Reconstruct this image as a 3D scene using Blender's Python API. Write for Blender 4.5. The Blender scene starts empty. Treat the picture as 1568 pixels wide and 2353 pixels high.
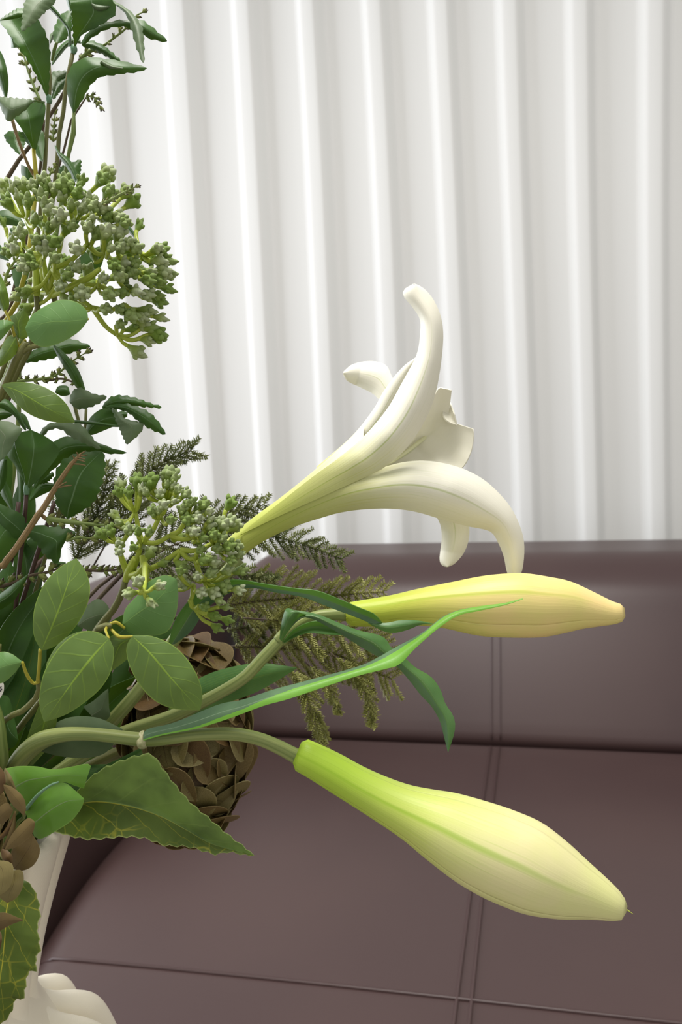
import bpy, bmesh, math, random
import numpy as np
from mathutils import Vector, Matrix
random.seed(7)
scene = bpy.context.scene
C = scene.collection
# ------------------------------------------------------------------ camera
FPX = 1900.0; PITCH = math.radians(7); ROLL = math.radians(3)
CAM = np.array([0.0, 0.0, 1.05])
Fv = np.array([0, math.cos(PITCH), -math.sin(PITCH)]); R0 = np.array([1.0, 0, 0]); U0 = np.cross(R0, Fv)
Rv = R0*math.cos(ROLL) - U0*math.sin(ROLL)
# roll so that upright lines lean to the upper left in the picture
Rv = R0*math.cos(ROLL) + U0*(-math.sin(ROLL))
Uv = np.cross(Rv, Fv)
cd = bpy.data.cameras.new('camera'); cam = bpy.data.objects.new('camera', cd); C.objects.link(cam)
m = Matrix(((Rv[0], Uv[0], -Fv[0], CAM[0]), (Rv[1], Uv[1], -Fv[1], CAM[1]), (Rv[2], Uv[2], -Fv[2], CAM[2]), (0, 0, 0, 1)))
cam.matrix_world = m
cd.sensor_fit = 'VERTICAL'; cd.sensor_height = 36.0; cd.sensor_width = 24.0
cd.lens = FPX/2353*36.0
cd.clip_start = 0.02
cd.dof.use_dof = True; cd.dof.focus_distance = 0.375; cd.dof.aperture_fstop = 17
scene.camera = cam
# ------------------------------------------------------------------ light
scene.view_settings.view_transform = 'Standard'; scene.view_settings.look = 'None'
scene.view_settings.gamma = 1.0; scene.view_settings.use_curve_mapping = False
scene.view_settings.exposure = 0.12
W = bpy.data.worlds.new('world'); scene.world = W; W.use_nodes = True
W.node_tree.nodes['Background'].inputs[0].default_value = (1.0, 0.99, 0.975, 1)
W.node_tree.nodes['Background'].inputs[1].default_value = 0.64

def area(name, loc, aim, sx, sy, power, col):
    l = bpy.data.lights.new(name, 'AREA'); l.shape = 'RECTANGLE'; l.size = sx; l.size_y = sy
    l.energy = power; l.color = col
    o = bpy.data.objects.new(name, l); C.objects.link(o); o.location = loc
    o.rotation_euler = (Vector(aim)-Vector(loc)).to_track_quat('-Z', 'Y').to_euler()
    return o
# the room's ceiling lamp, straight above and facing down
area('ceiling_lamp_offscreen', (-0.15, 0.40, 2.50), (-0.15, 0.401, 0.0), 0.8, 0.8, 36, (1.0, 0.97, 0.92))
# daylight from the window side of the room, left of the picture: upright, as far off as a side wall
area('window_left_offscreen', (-2.55, 1.75, 1.55), (0.0, 1.135, 1.55), 1.6, 1.9, 88, (0.90, 0.93, 1.0))

# ------------------------------------------------------------------ helpers
def P(x, y, d):
    return CAM + Fv*d + Rv*((x-784)/FPX*d) - Uv*((y-1176.5)/FPX*d)
ZN = {'A': (0, 0, .28699), 'B': (0, 360, .28699), 'C': (0, 750, .28699), 'D': (200, 1000, .38265), 'E': (0, 1200, .31888),
      'F': (0, 1600, .39541), 'G': (600, 1280, .31888), 'H': (500, 640, .47832), 'I': (640, 1680, .54847),
      'J': (0, 1700, .27752), 'K': (300, 1400, .2551), 'L': (0, 1000, .19133), 'M': (0, 1650, .28699), 'N': (750, 1290, .47832),
      'Q': (500, 1300, .28699), 'p': (0, 0, 1.0)}
def Z(z, pts):
    ox, oy, s = ZN[z]
    return [(ox+p[0]*s, oy+p[1]*s)+tuple(p[2:]) for p in pts]
def resample(pts, n, smooth=True):
    p = np.array(pts, float)
    if len(p) == 1: return np.repeat(p, n, 0)
    if smooth and len(p) > 2:
        q = np.vstack([2*p[0]-p[1], p, 2*p[-1]-p[-2]]); out = []
        for i in range(1, len(q)-2):
            for t in np.linspace(0, 1, 9)[:-1]:
                a, b, c, d = q[i-1], q[i], q[i+1], q[i+2]
                out.append(.5*(2*b+(c-a)*t+(2*a-5*b+4*c-d)*t*t+(3*b-a-3*c+d)*t**3))
        out.append(p[-1]); p = np.array(out)
    seg = np.sqrt(((p[1:, :2]-p[:-1, :2])**2).sum(1)); s = np.concatenate([[0], np.cumsum(seg)]); s /= max(s[-1], 1e-9)
    t = np.linspace(0, 1, n)
    return np.stack([np.interp(t, s, p[:, k]) for k in range(p.shape[1])], 1)
def empty(name, loc, label=None, cat=None, group=None):
    o = bpy.data.objects.new(name, None); C.objects.link(o); o.location = Vector(loc); o.empty_display_size = .01
    if label: tag(o, label, cat, group)
    return o
def tag(o, label, cat, group=None):
    o['label'] = label; o['category'] = cat
    if group: o['group'] = group
def mesh(name, verts, faces, mat, parent=None, uvs=None, smooth=True, matidx=None, mats=None):
    me = bpy.data.meshes.new(name)
    b = np.array(parent_base(parent))
    me.from_pydata([tuple(v) for v in (np.array(verts, float)-b)], [], faces)
    if uvs is not None:
        ul = me.uv_layers.new(name='UVMap')
        li = np.zeros(len(me.loops), dtype=np.int32); me.loops.foreach_get('vertex_index', li)
        ul.data.foreach_set('uv', np.array(uvs, np.float32)[li].ravel())
    if smooth: me.polygons.foreach_set('use_smooth', [True]*len(me.polygons))
    if mats:
        for mm in mats: me.materials.append(mm)
        me.polygons.foreach_set('material_index', matidx)
    else: me.materials.append(mat)
    me.update()
    o = bpy.data.objects.new(name, me); C.objects.link(o)
    if parent: o.parent = parent
    return o
def parent_base(p):
    v = Vector((0, 0, 0))
    while p: v = v+p.location; p = p.parent
    return v
def grid_faces(n, c, close=False):
    f = []
    for i in range(n-1):
        for j in range(c if close else c-1):
            k = (j+1) % c
            f.append((i*c+j, i*c+k, (i+1)*c+k, (i+1)*c+j))
    return f
def solid(o, t, off=0):
    md = o.modifiers.new('thick', 'SOLIDIFY'); md.thickness = t; md.offset = off
def thicken(V, uv, t, fv):
    """front and back skins with their own hard rim, so thin leaves keep crisp edges"""
    n, c = V.shape[:2]
    N = np.cross(np.gradient(V, axis=1), np.gradient(V, axis=0)); ln = np.linalg.norm(N, axis=2, keepdims=True)
    N = np.where(ln > 1e-14, N/np.maximum(ln, 1e-14), np.array(fv)[None, None, :])
    A = (V+N*t/2).reshape(-1, 3); B = (V-N*t/2).reshape(-1, 3); m_ = n*c
    loop = [j for j in range(c)]+[i*c+c-1 for i in range(1, n)]+[(n-1)*c+j for j in range(c-2, -1, -1)]+[i*c for i in range(n-2, 0, -1)]
    g = grid_faces(n, c); f = list(g)+[tuple(m_+q for q in reversed(a)) for a in g]; src = list(range(len(g)))*2
    vs = np.concatenate([A, B, A[loop], B[loop]]); uv = np.array(uv); uvs = np.concatenate([uv, uv, uv[loop], uv[loop]])
    k = len(loop); o = 2*m_
    for i in range(k):
        j = (i+1) % k; f.append((o+i, o+k+i, o+k+j, o+j))
        r_, q_ = divmod(loop[i], c); src.append(min(r_, n-2)*(c-1)+min(q_, c-2))
    return vs, f, uvs, src
# sheet defined by two outlines running base -> tip, a real depth for every point
def sheet(parent, z, L, R, d, mat, name='leaf', mid=None, n=18, cols=9, fold=.002, tilt=0.0, teeth=0, amp=3.0, thick=.0003,
          ripple=0.0, surf=None, vr=(0, 1), mats=None, split=None, dpow=1.5, bulge=None):
    if teeth: teeth = max(5, int(teeth*.75)); amp *= 1.35; n = max(n, teeth*3+1)
    l = resample(Z(z, L), n); r = resample(Z(z, R), n)
    mm = resample(Z(z, mid), n) if mid else (l+r)*.5
    dd = np.interp(np.linspace(0, 1, n), np.linspace(0, 1, len(d)), d)
    bl = np.interp(np.linspace(0, 1, n), np.linspace(0, 1, len(bulge)), bulge) if bulge else None
    wid = np.sqrt(((l-r)**2).sum(1)); wr = wid/max(wid.max(), 1e-6)
    if teeth:
        for i in range(1, n-1):
            k = (i % 3); a = amp*(0, .55, 1.0)[k]*min(1, (i/(n*.12)))
            for e in (l, r):
                v = e[i]-mm[i]; ln = np.hypot(*v)
                if ln > 1e-3: e[i] = e[i]+v/ln*a
    vs = []; uv = []
    us = np.linspace(-1, 1, cols); ph = random.random()*6
    for i in range(n):
        for u in us:
            e = l[i] if u < 0 else r[i]
            q = mm[i]+(e-mm[i])*abs(u)
            off = (bl[i]*abs(u)**dpow if bl is not None else fold*wr[i]*abs(u)**dpow)+tilt*u*wr[i]
            if ripple: off += ripple*abs(u)*math.sin(ph+i*1.1+(2 if u > 0 else 0))
            dp = dd[i]+off
            if surf:
                sd = surf(q[0], q[1])
                if sd is not None:
                    t = min(1, max(0, (i/(n-1)-surf.v0)/(surf.v1-surf.v0))); t = t*t*(3-2*t)
                    dp = sd*(1-t)+dp*t
            vs.append(P(q[0], q[1], dp))
            uv.append(((u+1)/2, vr[0]+(vr[1]-vr[0])*i/(n-1)))
    f = grid_faces(n, cols)
    mi = None
    if mats:
        mi = []
        for i in range(n-1):
            sp = np.interp(i/(n-1), np.linspace(0, 1, len(split)), split) if isinstance(split, list) else (split or 0)
            for j in range(cols-1): mi.append(0 if us[j] < sp-1e-6 else 1)
    vs, f, uv, src = thicken(np.array(vs).reshape(n, cols, 3), uv, thick, Fv)
    if mi: mi = [mi[q] for q in src]
    return mesh(name, vs, f, mat, parent, uv, matidx=mi, mats=mats)
def frame_tube(pts3, rad, seg=10, cap=True, lobes=None):
    p = np.array(pts3, float); n = len(p)
    t = np.gradient(p, axis=0); t /= np.linalg.norm(t, axis=1)[:, None]+1e-12
    u = np.cross(t[0], [0.31, 0.2, .93]); u /= np.linalg.norm(u)
    vs = []; uv = []
    for i in range(n):
        u = u-t[i]*(u@t[i]); u /= np.linalg.norm(u); w = np.cross(t[i], u)
        for k in range(seg):
            a = 2*math.pi*k/seg; rr = rad[i]*(lobes(a, i/(n-1)) if lobes else 1)
            vs.append(p[i]+(u*math.cos(a)+w*math.sin(a))*rr); uv.append((k/seg, i/(n-1)))
    f = grid_faces(n, seg, True)
    if cap:
        f.append(tuple(range(seg-1, -1, -1))); f.append(tuple(range((n-1)*seg, n*seg)))
    return vs, f, uv
SLOT = [0]; YV = np.array([0, 1.0, 0])
# where each stem runs outside the picture (metres right, back) and stands in the vase mouth, so that no two share a place
OFFS = [(-0.0098, 0.0156, 0.0279, -0.0087, 0.0072), (-0.0075, 0.0003, 0.0117, -0.0278, 0.0), (-0.0312, -0.0479, 0.0093, -0.0068, 0.0), (-0.005, -0.0427, 0.0241, 0.0017, 0.0), (-0.0195, 0.0449, 0.0234, 0.0079, 0.0072), (-0.0855, 0.0138, -0.0203, -0.015, 0.0021), (-0.0525, 0.0235, -0.0276, 0.0071, 0.0), (-0.017, -0.0213, -0.0139, -0.0195, 0.0), (-0.0852, -0.0515, -0.0131, -0.0243, 0.0), (-0.0465, -0.0323, 0.016, -0.0198, 0.0), (-0.0831, 0.053, -0.0057, 0.0015, 0.0004), (-0.0319, -0.038, -0.0054, -0.0312, 0.0035), (-0.0717, -0.0049, 0.0128, 0.0283, 0.0), (-0.0404, -0.0554, -0.0235, -0.0201, 0.0), (-0.0202, -0.0072, 0.0189, 0.0121, 0.0026), (-0.0802, 0.028, -0.0302, 0.0092, 0.0), (-0.0319, 0.0236, -0.0144, -0.0088, 0.0), (-0.0359, 0.0028, 0.0271, -0.0147, 0.0), (-0.0451, 0.0537, -0.0046, 0.0075, -0.0084), (-0.0672, -0.0574, -0.0112, 0.014, -0.0063), (-0.0615, -0.0313, -0.0146, -0.0133, 0.0141), (-0.0686, -0.025, -0.004, 0.0089, 0.0187), (-0.0099, -0.0255, -0.004, 0.0104, -0.0029), (-0.0359, 0.015, -0.0023, 0.0176, -0.0039), (-0.0566, 0.0058, 0.0003, 0.0088, -0.0034), (-0.0046, 0.0296, -0.0058, 0.0196, -0.0025), (-0.0867, -0.0042, 0.0105, -0.0017, -0.0111), (-0.0127, 0.039, 0.0152, -0.0232, 0.0157), (-0.0182, -0.0571, 0.0111, 0.0146, 0.0175), (-0.0754, 0.0388, 0.0086, 0.0192, 0.0004), (-0.0093, 0.0414, 0.0179, -0.0249, -0.0045), (-0.0802, -0.041, -0.0084, 0.0254, -0.0041), (-0.0127, -0.0592, -0.0012, -0.0277, 0.0034), (-0.0862, 0.0116, -0.001, 0.0317, 0.0104), (-0.0649, -0.0486, 0.0008, -0.0028, 0.0082), (-0.0519, 0.056, 0.006, 0.0219, 0.005), (-0.0078, 0.0547, 0.0131, 0.0107, 0.0193), (-0.0572, 0.0227, -0.0201, 0.0214, 0.0161), (-0.0052, -0.0353, 0.0018, 0.0051, 0.0122), (-0.0041, 0.0393, -0.0097, 0.0174, -0.0067), (-0.0116, -0.02, -0.0082, -0.019, 0.0198), (-0.0823, -0.0086, -0.0218, 0.0024, 0.0086), (-0.0269, 0.0399, 0.0081, -0.0214, 0.0182), (-0.0782, -0.0214, 0.0167, -0.0061, -0.0081), (-0.0489, -0.0546, 0.0223, -0.0065, -0.0091), (-0.075, 0.0481, 0.0071, -0.0161, 0.0141), (-0.0877, -0.0341, 0.0232, -0.0086, 0.0159), (-0.061, 0.0049, -0.0161, -0.0267, -0.0104), (-0.0526, -0.0275, -0.0191, -0.0245, 0.0183), (-0.0131, 0.0017, 0.022, -0.0193, 0.0041), (-0.0713, -0.038, 0.0244, 0.0156, -0.0051), (-0.0136, -0.0446, 0.0301, 0.0107, 0.0109), (-0.0116, -0.0234, -0.0077, -0.0071, 0.0), (-0.0387, 0.0495, 0.0058, 0.0308, 0.0044), (-0.0725, -0.0113, -0.0035, -0.0286, 0.0051), (-0.0579, 0.0174, -0.0271, 0.0169, -0.0007), (-0.0618, -0.026, 0.0178, 0.0185, -0.0006), (-0.0835, -0.0006, -0.0275, -0.0143, 0.0), (-0.0638, -0.0555, -0.0231, 0.0151, -0.0009), (-0.0264, 0.0451, 0.0157, 0.0224, 0.0), (-0.0787, 0.0447, 0.0217, 0.0213, -0.0011), (-0.0894, 0.0573, 0.0038, -0.0143, 0.0), (-0.0436, 0.0265, -0.0087, 0.0149, 0.0), (-0.0793, 0.0504, -0.0197, 0.0119, 0.0062), (-0.0188, -0.0137, 0.0197, 0.0237, -0.0003), (-0.0899, 0.0413, -0.029, -0.0017, 0.0)]
def slot_w(a, v):
    sm = lambda t: min(1, max(0, t))**2*(3-2*min(1, max(0, t)))
    w2 = sm((200-math.hypot(a[0]+100, a[1]-1990))/130)*sm(v*3)
    return sm((8-a[0])/80), w2, math.sin(math.pi*v)**2*(1-w2)
def stem(parent, z, pts, mat, name='stem', n=None, seg=10, lobes=None):
    """pts: (x, y, depth, radius) - x, y and radius in picture units of zone z"""
    s = ZN[z][2]
    q = [(x, y, pt[2], pt[3]*s) for (x, y), pt in zip([w[:2] for w in Z(z, pts)], pts)]
    n = n or max(8, 4*len(q))
    r = resample(q, n)
    p3 = [P(a[0], a[1], a[2]) for a in r]
    if math.hypot(r[-1][0]+100, r[-1][1]-1960) < 150 and r[-1][2] > .41:
        k = SLOT[0]; SLOT[0] += 1; o1, d1, o2, d2, d3 = OFFS[k] if k < len(OFFS) else (0, 0, 0, 0, 0)
        for i_, a in enumerate(r):
            w1, w2, w3 = slot_w(a, i_/(n-1)); w3 = w3 if name == 'petiole' else 0
            p3[i_] = p3[i_]+(R0*o1+YV*d1)*w1*(1-w2)+(R0*o2+YV*d2)*w2+Fv*d3*w3
    rad = [a[3]*a[2]/FPX for a in r]
    vs, f, uv = frame_tube(p3, rad, seg, True, lobes)
    return mesh(name, vs, f, mat, parent, uv)
def tubew(parent, pts, rad, mat, name, seg=8, n=None):
    r = resample3(pts, n or 3*len(pts))
    rr = np.interp(np.linspace(0, 1, len(r)), np.linspace(0, 1, len(rad)), rad)
    vs, f, uv = frame_tube(r, rr, seg)
    return mesh(name, vs, f, mat, parent, uv)
def resample3(pts, n):
    p = np.array(pts, float)
    if len(p) > 2:
        q = np.vstack([2*p[0]-p[1], p, 2*p[-1]-p[-2]]); out = []
        for i in range(1, len(q)-2):
            for t in np.linspace(0, 1, 7)[:-1]:
                a, b, c, d = q[i-1], q[i], q[i+1], q[i+2]
                out.append(.5*(2*b+(c-a)*t+(2*a-5*b+4*c-d)*t*t+(3*b-a-3*c+d)*t**3))
        out.append(p[-1]); p = np.array(out)
    s = np.concatenate([[0], np.cumsum(np.linalg.norm(p[1:]-p[:-1], axis=1))]); s /= s[-1]
    t = np.linspace(0, 1, n)
    return np.stack([np.interp(t, s, p[:, k]) for k in range(3)], 1)

# ------------------------------------------------------------------ materials
def lin(c):
    return tuple((v/255/12.92 if v/255 <= .04045 else ((v/255+.055)/1.055)**2.4) for v in c)+(1,)
class NT:
    def __init__(s, name):
        s.m = bpy.data.materials.new(name); s.m.use_nodes = True; s.t = s.m.node_tree; s.t.nodes.clear()
        s.out = s.t.nodes.new('ShaderNodeOutputMaterial')
    def n(s, typ, **kw):
        x = s.t.nodes.new(typ)
        for k, v in kw.items(): setattr(x, k, v)
        return x
    def l(s, a, b): s.t.links.new(a, b)
    def math(s, op, a, b=None, c=None):
        x = s.n('ShaderNodeMath', operation=op)
        for i, v in enumerate((a, b, c)):
            if v is None: continue
            if isinstance(v, (int, float)): x.inputs[i].default_value = v
            else: s.l(v, x.inputs[i])
        return x.outputs[0]
    def mix(s, fac, a, b, mode='MIX'):
        x = s.n('ShaderNodeMix', data_type='RGBA', blend_type=mode)
        for i, v in ((0, fac), (6, a), (7, b)):
            if isinstance(v, (int, float)): x.inputs[i].default_value = v
            elif isinstance(v, tuple): x.inputs[i].default_value = v
            else: s.l(v, x.inputs[i])
        return x.outputs[2]
    def step(s, v, a, b):
        x = s.n('ShaderNodeMapRange', interpolation_type='SMOOTHSTEP')
        s.l(v, x.inputs[0]); x.inputs[1].default_value = a; x.inputs[2].default_value = b
        return x.outputs[0]
    def noise(s, scale, detail=3, vec=None, stretch=None):
        x = s.n('ShaderNodeTexNoise'); x.inputs['Scale'].default_value = scale; x.inputs['Detail'].default_value = detail
        if vec is None:
            tc = s.n('ShaderNodeTexCoord'); vec = tc.outputs['Object']
        if stretch:
            mp = s.n('ShaderNodeMapping'); mp.inputs['Scale'].default_value = stretch; s.l(vec, mp.inputs[0]); vec = mp.outputs[0]
        s.l(vec, x.inputs['Vector']); return x.outputs[0]
    def uv(s):
        u = s.n('ShaderNodeUVMap'); u.uv_map = 'UVMap'
        sp = s.n('ShaderNodeSeparateXYZ'); s.l(u.outputs[0], sp.inputs[0]); return u.outputs[0], sp.outputs[0], sp.outputs[1]
    def rand(s):
        return s.n('ShaderNodeObjectInfo').outputs['Random']
    def finish(s, col, rough=.5, spec=.4, transl=0.0, bump=None, bstr=.3, bdist=.001, sheen=0, tcol=None, coat=0):
        b = s.n('ShaderNodeBsdfPrincipled')
        if isinstance(col, tuple): b.inputs['Base Color'].default_value = col
        else: s.l(col, b.inputs['Base Color'])
        if isinstance(rough, (int, float)): b.inputs['Roughness'].default_value = rough
        else: s.l(rough, b.inputs['Roughness'])
        b.inputs['Specular IOR Level'].default_value = spec
        b.inputs['Coat Weight'].default_value = coat
        if bump is not None:
            bp = s.n('ShaderNodeBump'); bp.inputs['Strength'].default_value = bstr; bp.inputs['Distance'].default_value = bdist
            s.l(bump, bp.inputs['Height']); s.l(bp.outputs[0], b.inputs['Normal'])
        if transl:
            t = s.n('ShaderNodeBsdfTranslucent')
            tc = tcol or col
            if isinstance(tc, tuple): t.inputs[0].default_value = tc
            else: s.l(tc, t.inputs[0])
            mx = s.n('ShaderNodeMixShader'); mx.inputs[0].default_value = transl
            s.l(b.outputs[0], mx.inputs[1]); s.l(t.outputs[0], mx.inputs[2]); s.l(mx.outputs[0], s.out.inputs[0])
        else: s.l(b.outputs[0], s.out.inputs[0])
        return s.m
def leaf_mat(name, base, base2, vein, nv=7, kv=1.6, rough=.45, transl=.2, thru=None, midw=.07, latw=.06, latf=.55, edge=None, spec=.35, blotch=0.0):
    t = NT(name); uvv, u, v = t.uv()
    a = t.math('MULTIPLY', t.math('ABSOLUTE', t.math('SUBTRACT', u, .5)), 2.0)
    nz = t.noise(60, 4); col = t.mix(t.step(nz, .3, .72), lin(base), lin(base2))
    rnd = t.rand()
    col = t.mix(t.math('MULTIPLY', rnd, .3), col, t.mix(.55, col, lin(base2)))
    wv = t.math('MULTIPLY', t.math('SUBTRACT', 1.1, v), midw)
    midm = t.math('SUBTRACT', 1.0, t.step(t.math('DIVIDE', a, wv), .35, 1.0))
    w = t.math('SUBTRACT', t.math('ADD', t.math('MULTIPLY', v, float(nv)), t.math('MULTIPLY', t.math('MULTIPLY', nz, .4), 1.0)), t.math('MULTIPLY', t.math('POWER', a, .8), kv))
    fr = t.math('ABSOLUTE', t.math('SUBTRACT', t.math('FRACT', w), .5))
    lat = t.math('SUBTRACT', 1.0, t.step(fr, 0.0, latw*1.6))
    lat = t.math('MULTIPLY', t.math('MULTIPLY', lat, latf), t.math('SUBTRACT', 1.0, t.math('POWER', a, 3.0)))
    vm = t.math('MAXIMUM', midm, lat)
    col = t.mix(vm, col, lin(vein))
    if blotch:
        vo = t.n('ShaderNodeTexVoronoi', feature='DISTANCE_TO_EDGE'); vo.inputs['Scale'].default_value = 130
        tc = t.n('ShaderNodeTexCoord'); t.l(tc.outputs['Object'], vo.inputs[0])
        net = t.math('MULTIPLY', t.math('SUBTRACT', 1.0, t.step(vo.outputs[0], 0.0, .05)), t.step(t.noise(45, 2), .4, .65))
        col = t.mix(t.math('MULTIPLY', net, t.math('MULTIPLY', nz, blotch)), col, lin(vein))
    if edge:
        col = t.mix(t.math('MULTIPLY', t.step(a, .95, 1.0), .8), col, lin(edge))
    return t.finish(col, rough, spec, transl, bump=vm, bstr=.25, bdist=.0006, tcol=t.mix(t.math('MULTIPLY', vm, .7), lin(thru), lin(vein)) if thru else None)
MT = {}
MT['serr'] = leaf_mat('serrated_leaf_dark', (52, 86, 36), (74, 112, 48), (116, 146, 100), 9, 1.2, .40, .30, (158, 184, 84), .07, .03, .12)
MT['serr_g'] = leaf_mat('serrated_leaf_underside', (86, 106, 74), (108, 126, 92), (126, 138, 106), 9, 1.2, .5, .25, (164, 186, 100), .06, .03, .12)
MT['round'] = leaf_mat('oval_leaf', (94, 120, 62), (108, 134, 70), (142, 172, 66), 6, 1.5, .42, .33, (196, 212, 56), .075, .05, .5, edge=(150, 180, 80))
MT['round_b'] = leaf_mat('oval_leaf_bluish', (96, 136, 76), (112, 150, 90), (130, 168, 92), 6, 1.5, .42, .28, (190, 212, 80), .05, .04, .3, edge=(140, 170, 90))
MT['lily'] = leaf_mat('lily_leaf', (66, 106, 54), (92, 132, 74), (136, 162, 100), 1, 7.0, .36, .3, (176, 216, 80), .05, .05, .35, spec=.5)
MT['lily_g'] = leaf_mat('lily_leaf_grey_side', (68, 98, 68), (92, 124, 88), (124, 148, 112), 1, 7.0, .46, .2, (176, 216, 80), .05, .05, .3, spec=.5)
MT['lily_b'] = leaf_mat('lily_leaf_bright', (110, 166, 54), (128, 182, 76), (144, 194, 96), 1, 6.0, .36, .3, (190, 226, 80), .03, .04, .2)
MT['lily_y'] = leaf_mat('lily_leaf_veined', (66, 106, 54), (92, 132, 74), (140, 156, 60), 1, 8.0, .4, .3, (176, 216, 80), .03, .09, .4)
MT['cut'] = leaf_mat('bright_cut_leaf', (98, 146, 44), (126, 170, 74), (136, 162, 104), 5, 1.5, .36, .3, (190, 224, 70), .05, .03, .12, edge=(150, 190, 90), spec=.5)
MT['hyd_leaf'] = leaf_mat('hydrangea_leaf', (62, 84, 22), (92, 112, 44), (184, 176, 56), 5, 1.5, .5, .3, (196, 206, 70), .03, .022, .55, edge=(170, 180, 110), blotch=1.0)
MT['hyd_leaf_t'] = leaf_mat('hydrangea_leaf_upper_half', (62, 84, 44), (120, 150, 74), (140, 164, 84), 6, 1.7, .5, .3, (196, 214, 90), .035, .04, .3, edge=(150, 170, 100))
MT['petal'] = leaf_mat('hydrangea_petal', (96, 78, 42), (122, 104, 60), (80, 60, 34), 1, 5.0, .5, .2, None, .03, .05, .25, edge=(140, 120, 76))
MT['petal_g'] = leaf_mat('hydrangea_petal_olive', (112, 100, 56), (138, 126, 78), (92, 78, 46), 1, 5.0, .5, .2, None, .03, .05, .25, edge=(152, 140, 94))
MT['petal_r'] = leaf_mat('hydrangea_petal_reddish', (92, 68, 40), (112, 88, 50), (76, 54, 32), 1, 5.0, .5, .2, None, .03, .05, .25, edge=(130, 106, 66))
def stem_mat(name, c1, c2, rough=.5, stretch=(14, 1.0, 1), bstr=.25):
    t = NT(name); uvv, u, v = t.uv()
    nz = t.noise(1.0, 4, uvv, (stretch[0], stretch[1]*3, 1)); n2 = t.noise(160, 3)
    col = t.mix(t.step(nz, .3, .7), lin(c1), lin(c2)); col = t.mix(t.math('MULTIPLY', n2, .3), col, lin(c1))
    return t.finish(col, rough, .35, 0, bump=nz, bstr=bstr, bdist=.0008)
MT['st_green'] = stem_mat('green_stem', (98, 118, 56), (134, 148, 82))
MT['st_lily'] = stem_mat('lily_stem', (108, 122, 64), (146, 154, 92), .45)
MT['st_olive'] = stem_mat('olive_stem', (92, 96, 48), (124, 122, 72))
MT['st_yellow'] = stem_mat('yellow_petiole', (146, 140, 34), (176, 166, 62))
MT['st_red'] = stem_mat('red_brown_stem', (62, 44, 38), (92, 66, 54))
MT['st_brown'] = stem_mat('brown_twig', (74, 62, 48), (112, 96, 72), .7, bstr=.5)
MT['st_dead'] = stem_mat('dead_twig', (112, 90, 58), (154, 128, 86), .7, bstr=.5)
MT['st_umbel'] = stem_mat('umbel_branch', (156, 172, 56), (184, 194, 84), .4)
MT['st_node'] = stem_mat('pale_node', (170, 170, 120), (206, 200, 160), .4)
MT['st_teal'] = stem_mat('teal_node', (92, 130, 100), (120, 150, 118), .4)
def bud_mat():
    t = NT('umbel_bud'); uvv, u, v = t.uv()
    nz = t.noise(260, 4); rnd = t.rand()
    col = t.mix(rnd, lin((122, 152, 52)), lin((158, 176, 84)))
    w = t.math('MULTIPLY', t.step(v, .3, .95), t.step(t.math('ADD', nz, t.math('MULTIPLY', rnd, .25)), .50, .80))
    col = t.mix(w, col, lin((204, 212, 184)))
    col = t.mix(t.math('SUBTRACT', 1.0, t.step(v, 0.0, .35)), col, lin((150, 172, 62)))
    return t.finish(col, .42, .4, .08, bump=nz, bstr=.5, bdist=.0006)
MT['bud'] = bud_mat()
def twigbud_mat():
    t = NT('twig_bud'); uvv, u, v = t.uv(); rnd = t.rand()
    col = t.mix(rnd, lin((104, 118, 54)), lin((140, 146, 78)))
    col = t.mix(t.step(v, .55, .95), col, lin((70, 52, 52)))
    return t.finish(col, .5, .3, .1)
MT['tbud'] = twigbud_mat()
def fern_mat(name, c1, c2):
    t = NT(name); nz = t.noise(90, 3)
    return t.finish(t.mix(t.step(nz, .3, .7), lin(c1), lin(c2)), .55, .25, .2)
MT['fern'] = fern_mat('fern_green', (100, 110, 66), (130, 136, 84))
MT['fern_y'] = fern_mat('fern_yellowish', (140, 142, 74), (168, 168, 104))
MT['fern_st'] = fern_mat('fern_stem', (84, 70, 62), (104, 92, 74))
def lily_mat(name, tube, mid, tip, streak, warm=None, v0=.25, v1=.6, top=0, ribw=.05, ribn=3, lat=.35, tr=.13):
    t = NT(name); uvv, u, v = t.uv()
    nz = t.noise(1.0, 4, uvv, (26, 1.6, 1)); n2 = t.noise(40, 2)
    vv = t.math('ADD', v, t.math('MULTIPLY', t.math('SUBTRACT', nz, .5), .22))
    col = t.mix(t.step(vv, v0*.3, v0+.12), lin(tube), lin(mid)); col = t.mix(t.step(vv, v0, v1), col, lin(tip))
    if warm:
        col = t.mix(t.math('MULTIPLY', t.step(n2, .35, .75), t.step(v, .25, .8)), col, lin(warm))
    fr = t.math('ABSOLUTE', t.math('SUBTRACT', t.math('FRACT', t.math('MULTIPLY', u, float(ribn))), .5))
    rib = t.math('MULTIPLY', t.math('SUBTRACT', 1.0, t.step(fr, 0.0, ribw)), t.math('SUBTRACT', 1.0, t.step(v, v1*.85, v1*1.6)))
    col = t.mix(t.math('MULTIPLY', rib, .6), col, lin(streak))
    fine = t.math('MULTIPLY', t.step(nz, .5, .7), t.math('MULTIPLY', lat, t.math('SUBTRACT', 1.0, t.step(v, v1*.7, v1*1.4))))
    col = t.mix(fine, col, lin(streak))
    return t.finish(col, .42, .3, tr, bump=nz, bstr=.12, bdist=.001)
MT['lilyfl'] = lily_mat('white_lily', (188, 196, 96), (212, 211, 150), (240, 237, 220), (164, 184, 66), None, .34, .60)
MT['tepal'] = lily_mat('white_lily_tepal', (188, 196, 96), (212, 211, 150), (240, 237, 220), (164, 184, 70), None, .34, .60, ribn=1, ribw=.03, lat=.3, tr=.16)
MT['bud_up'] = lily_mat('yellow_lily_bud', (186, 200, 68), (212, 210, 100), (226, 214, 132), (168, 192, 46), (238, 208, 146), .25, .6, ribn=1, ribw=.05)
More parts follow.
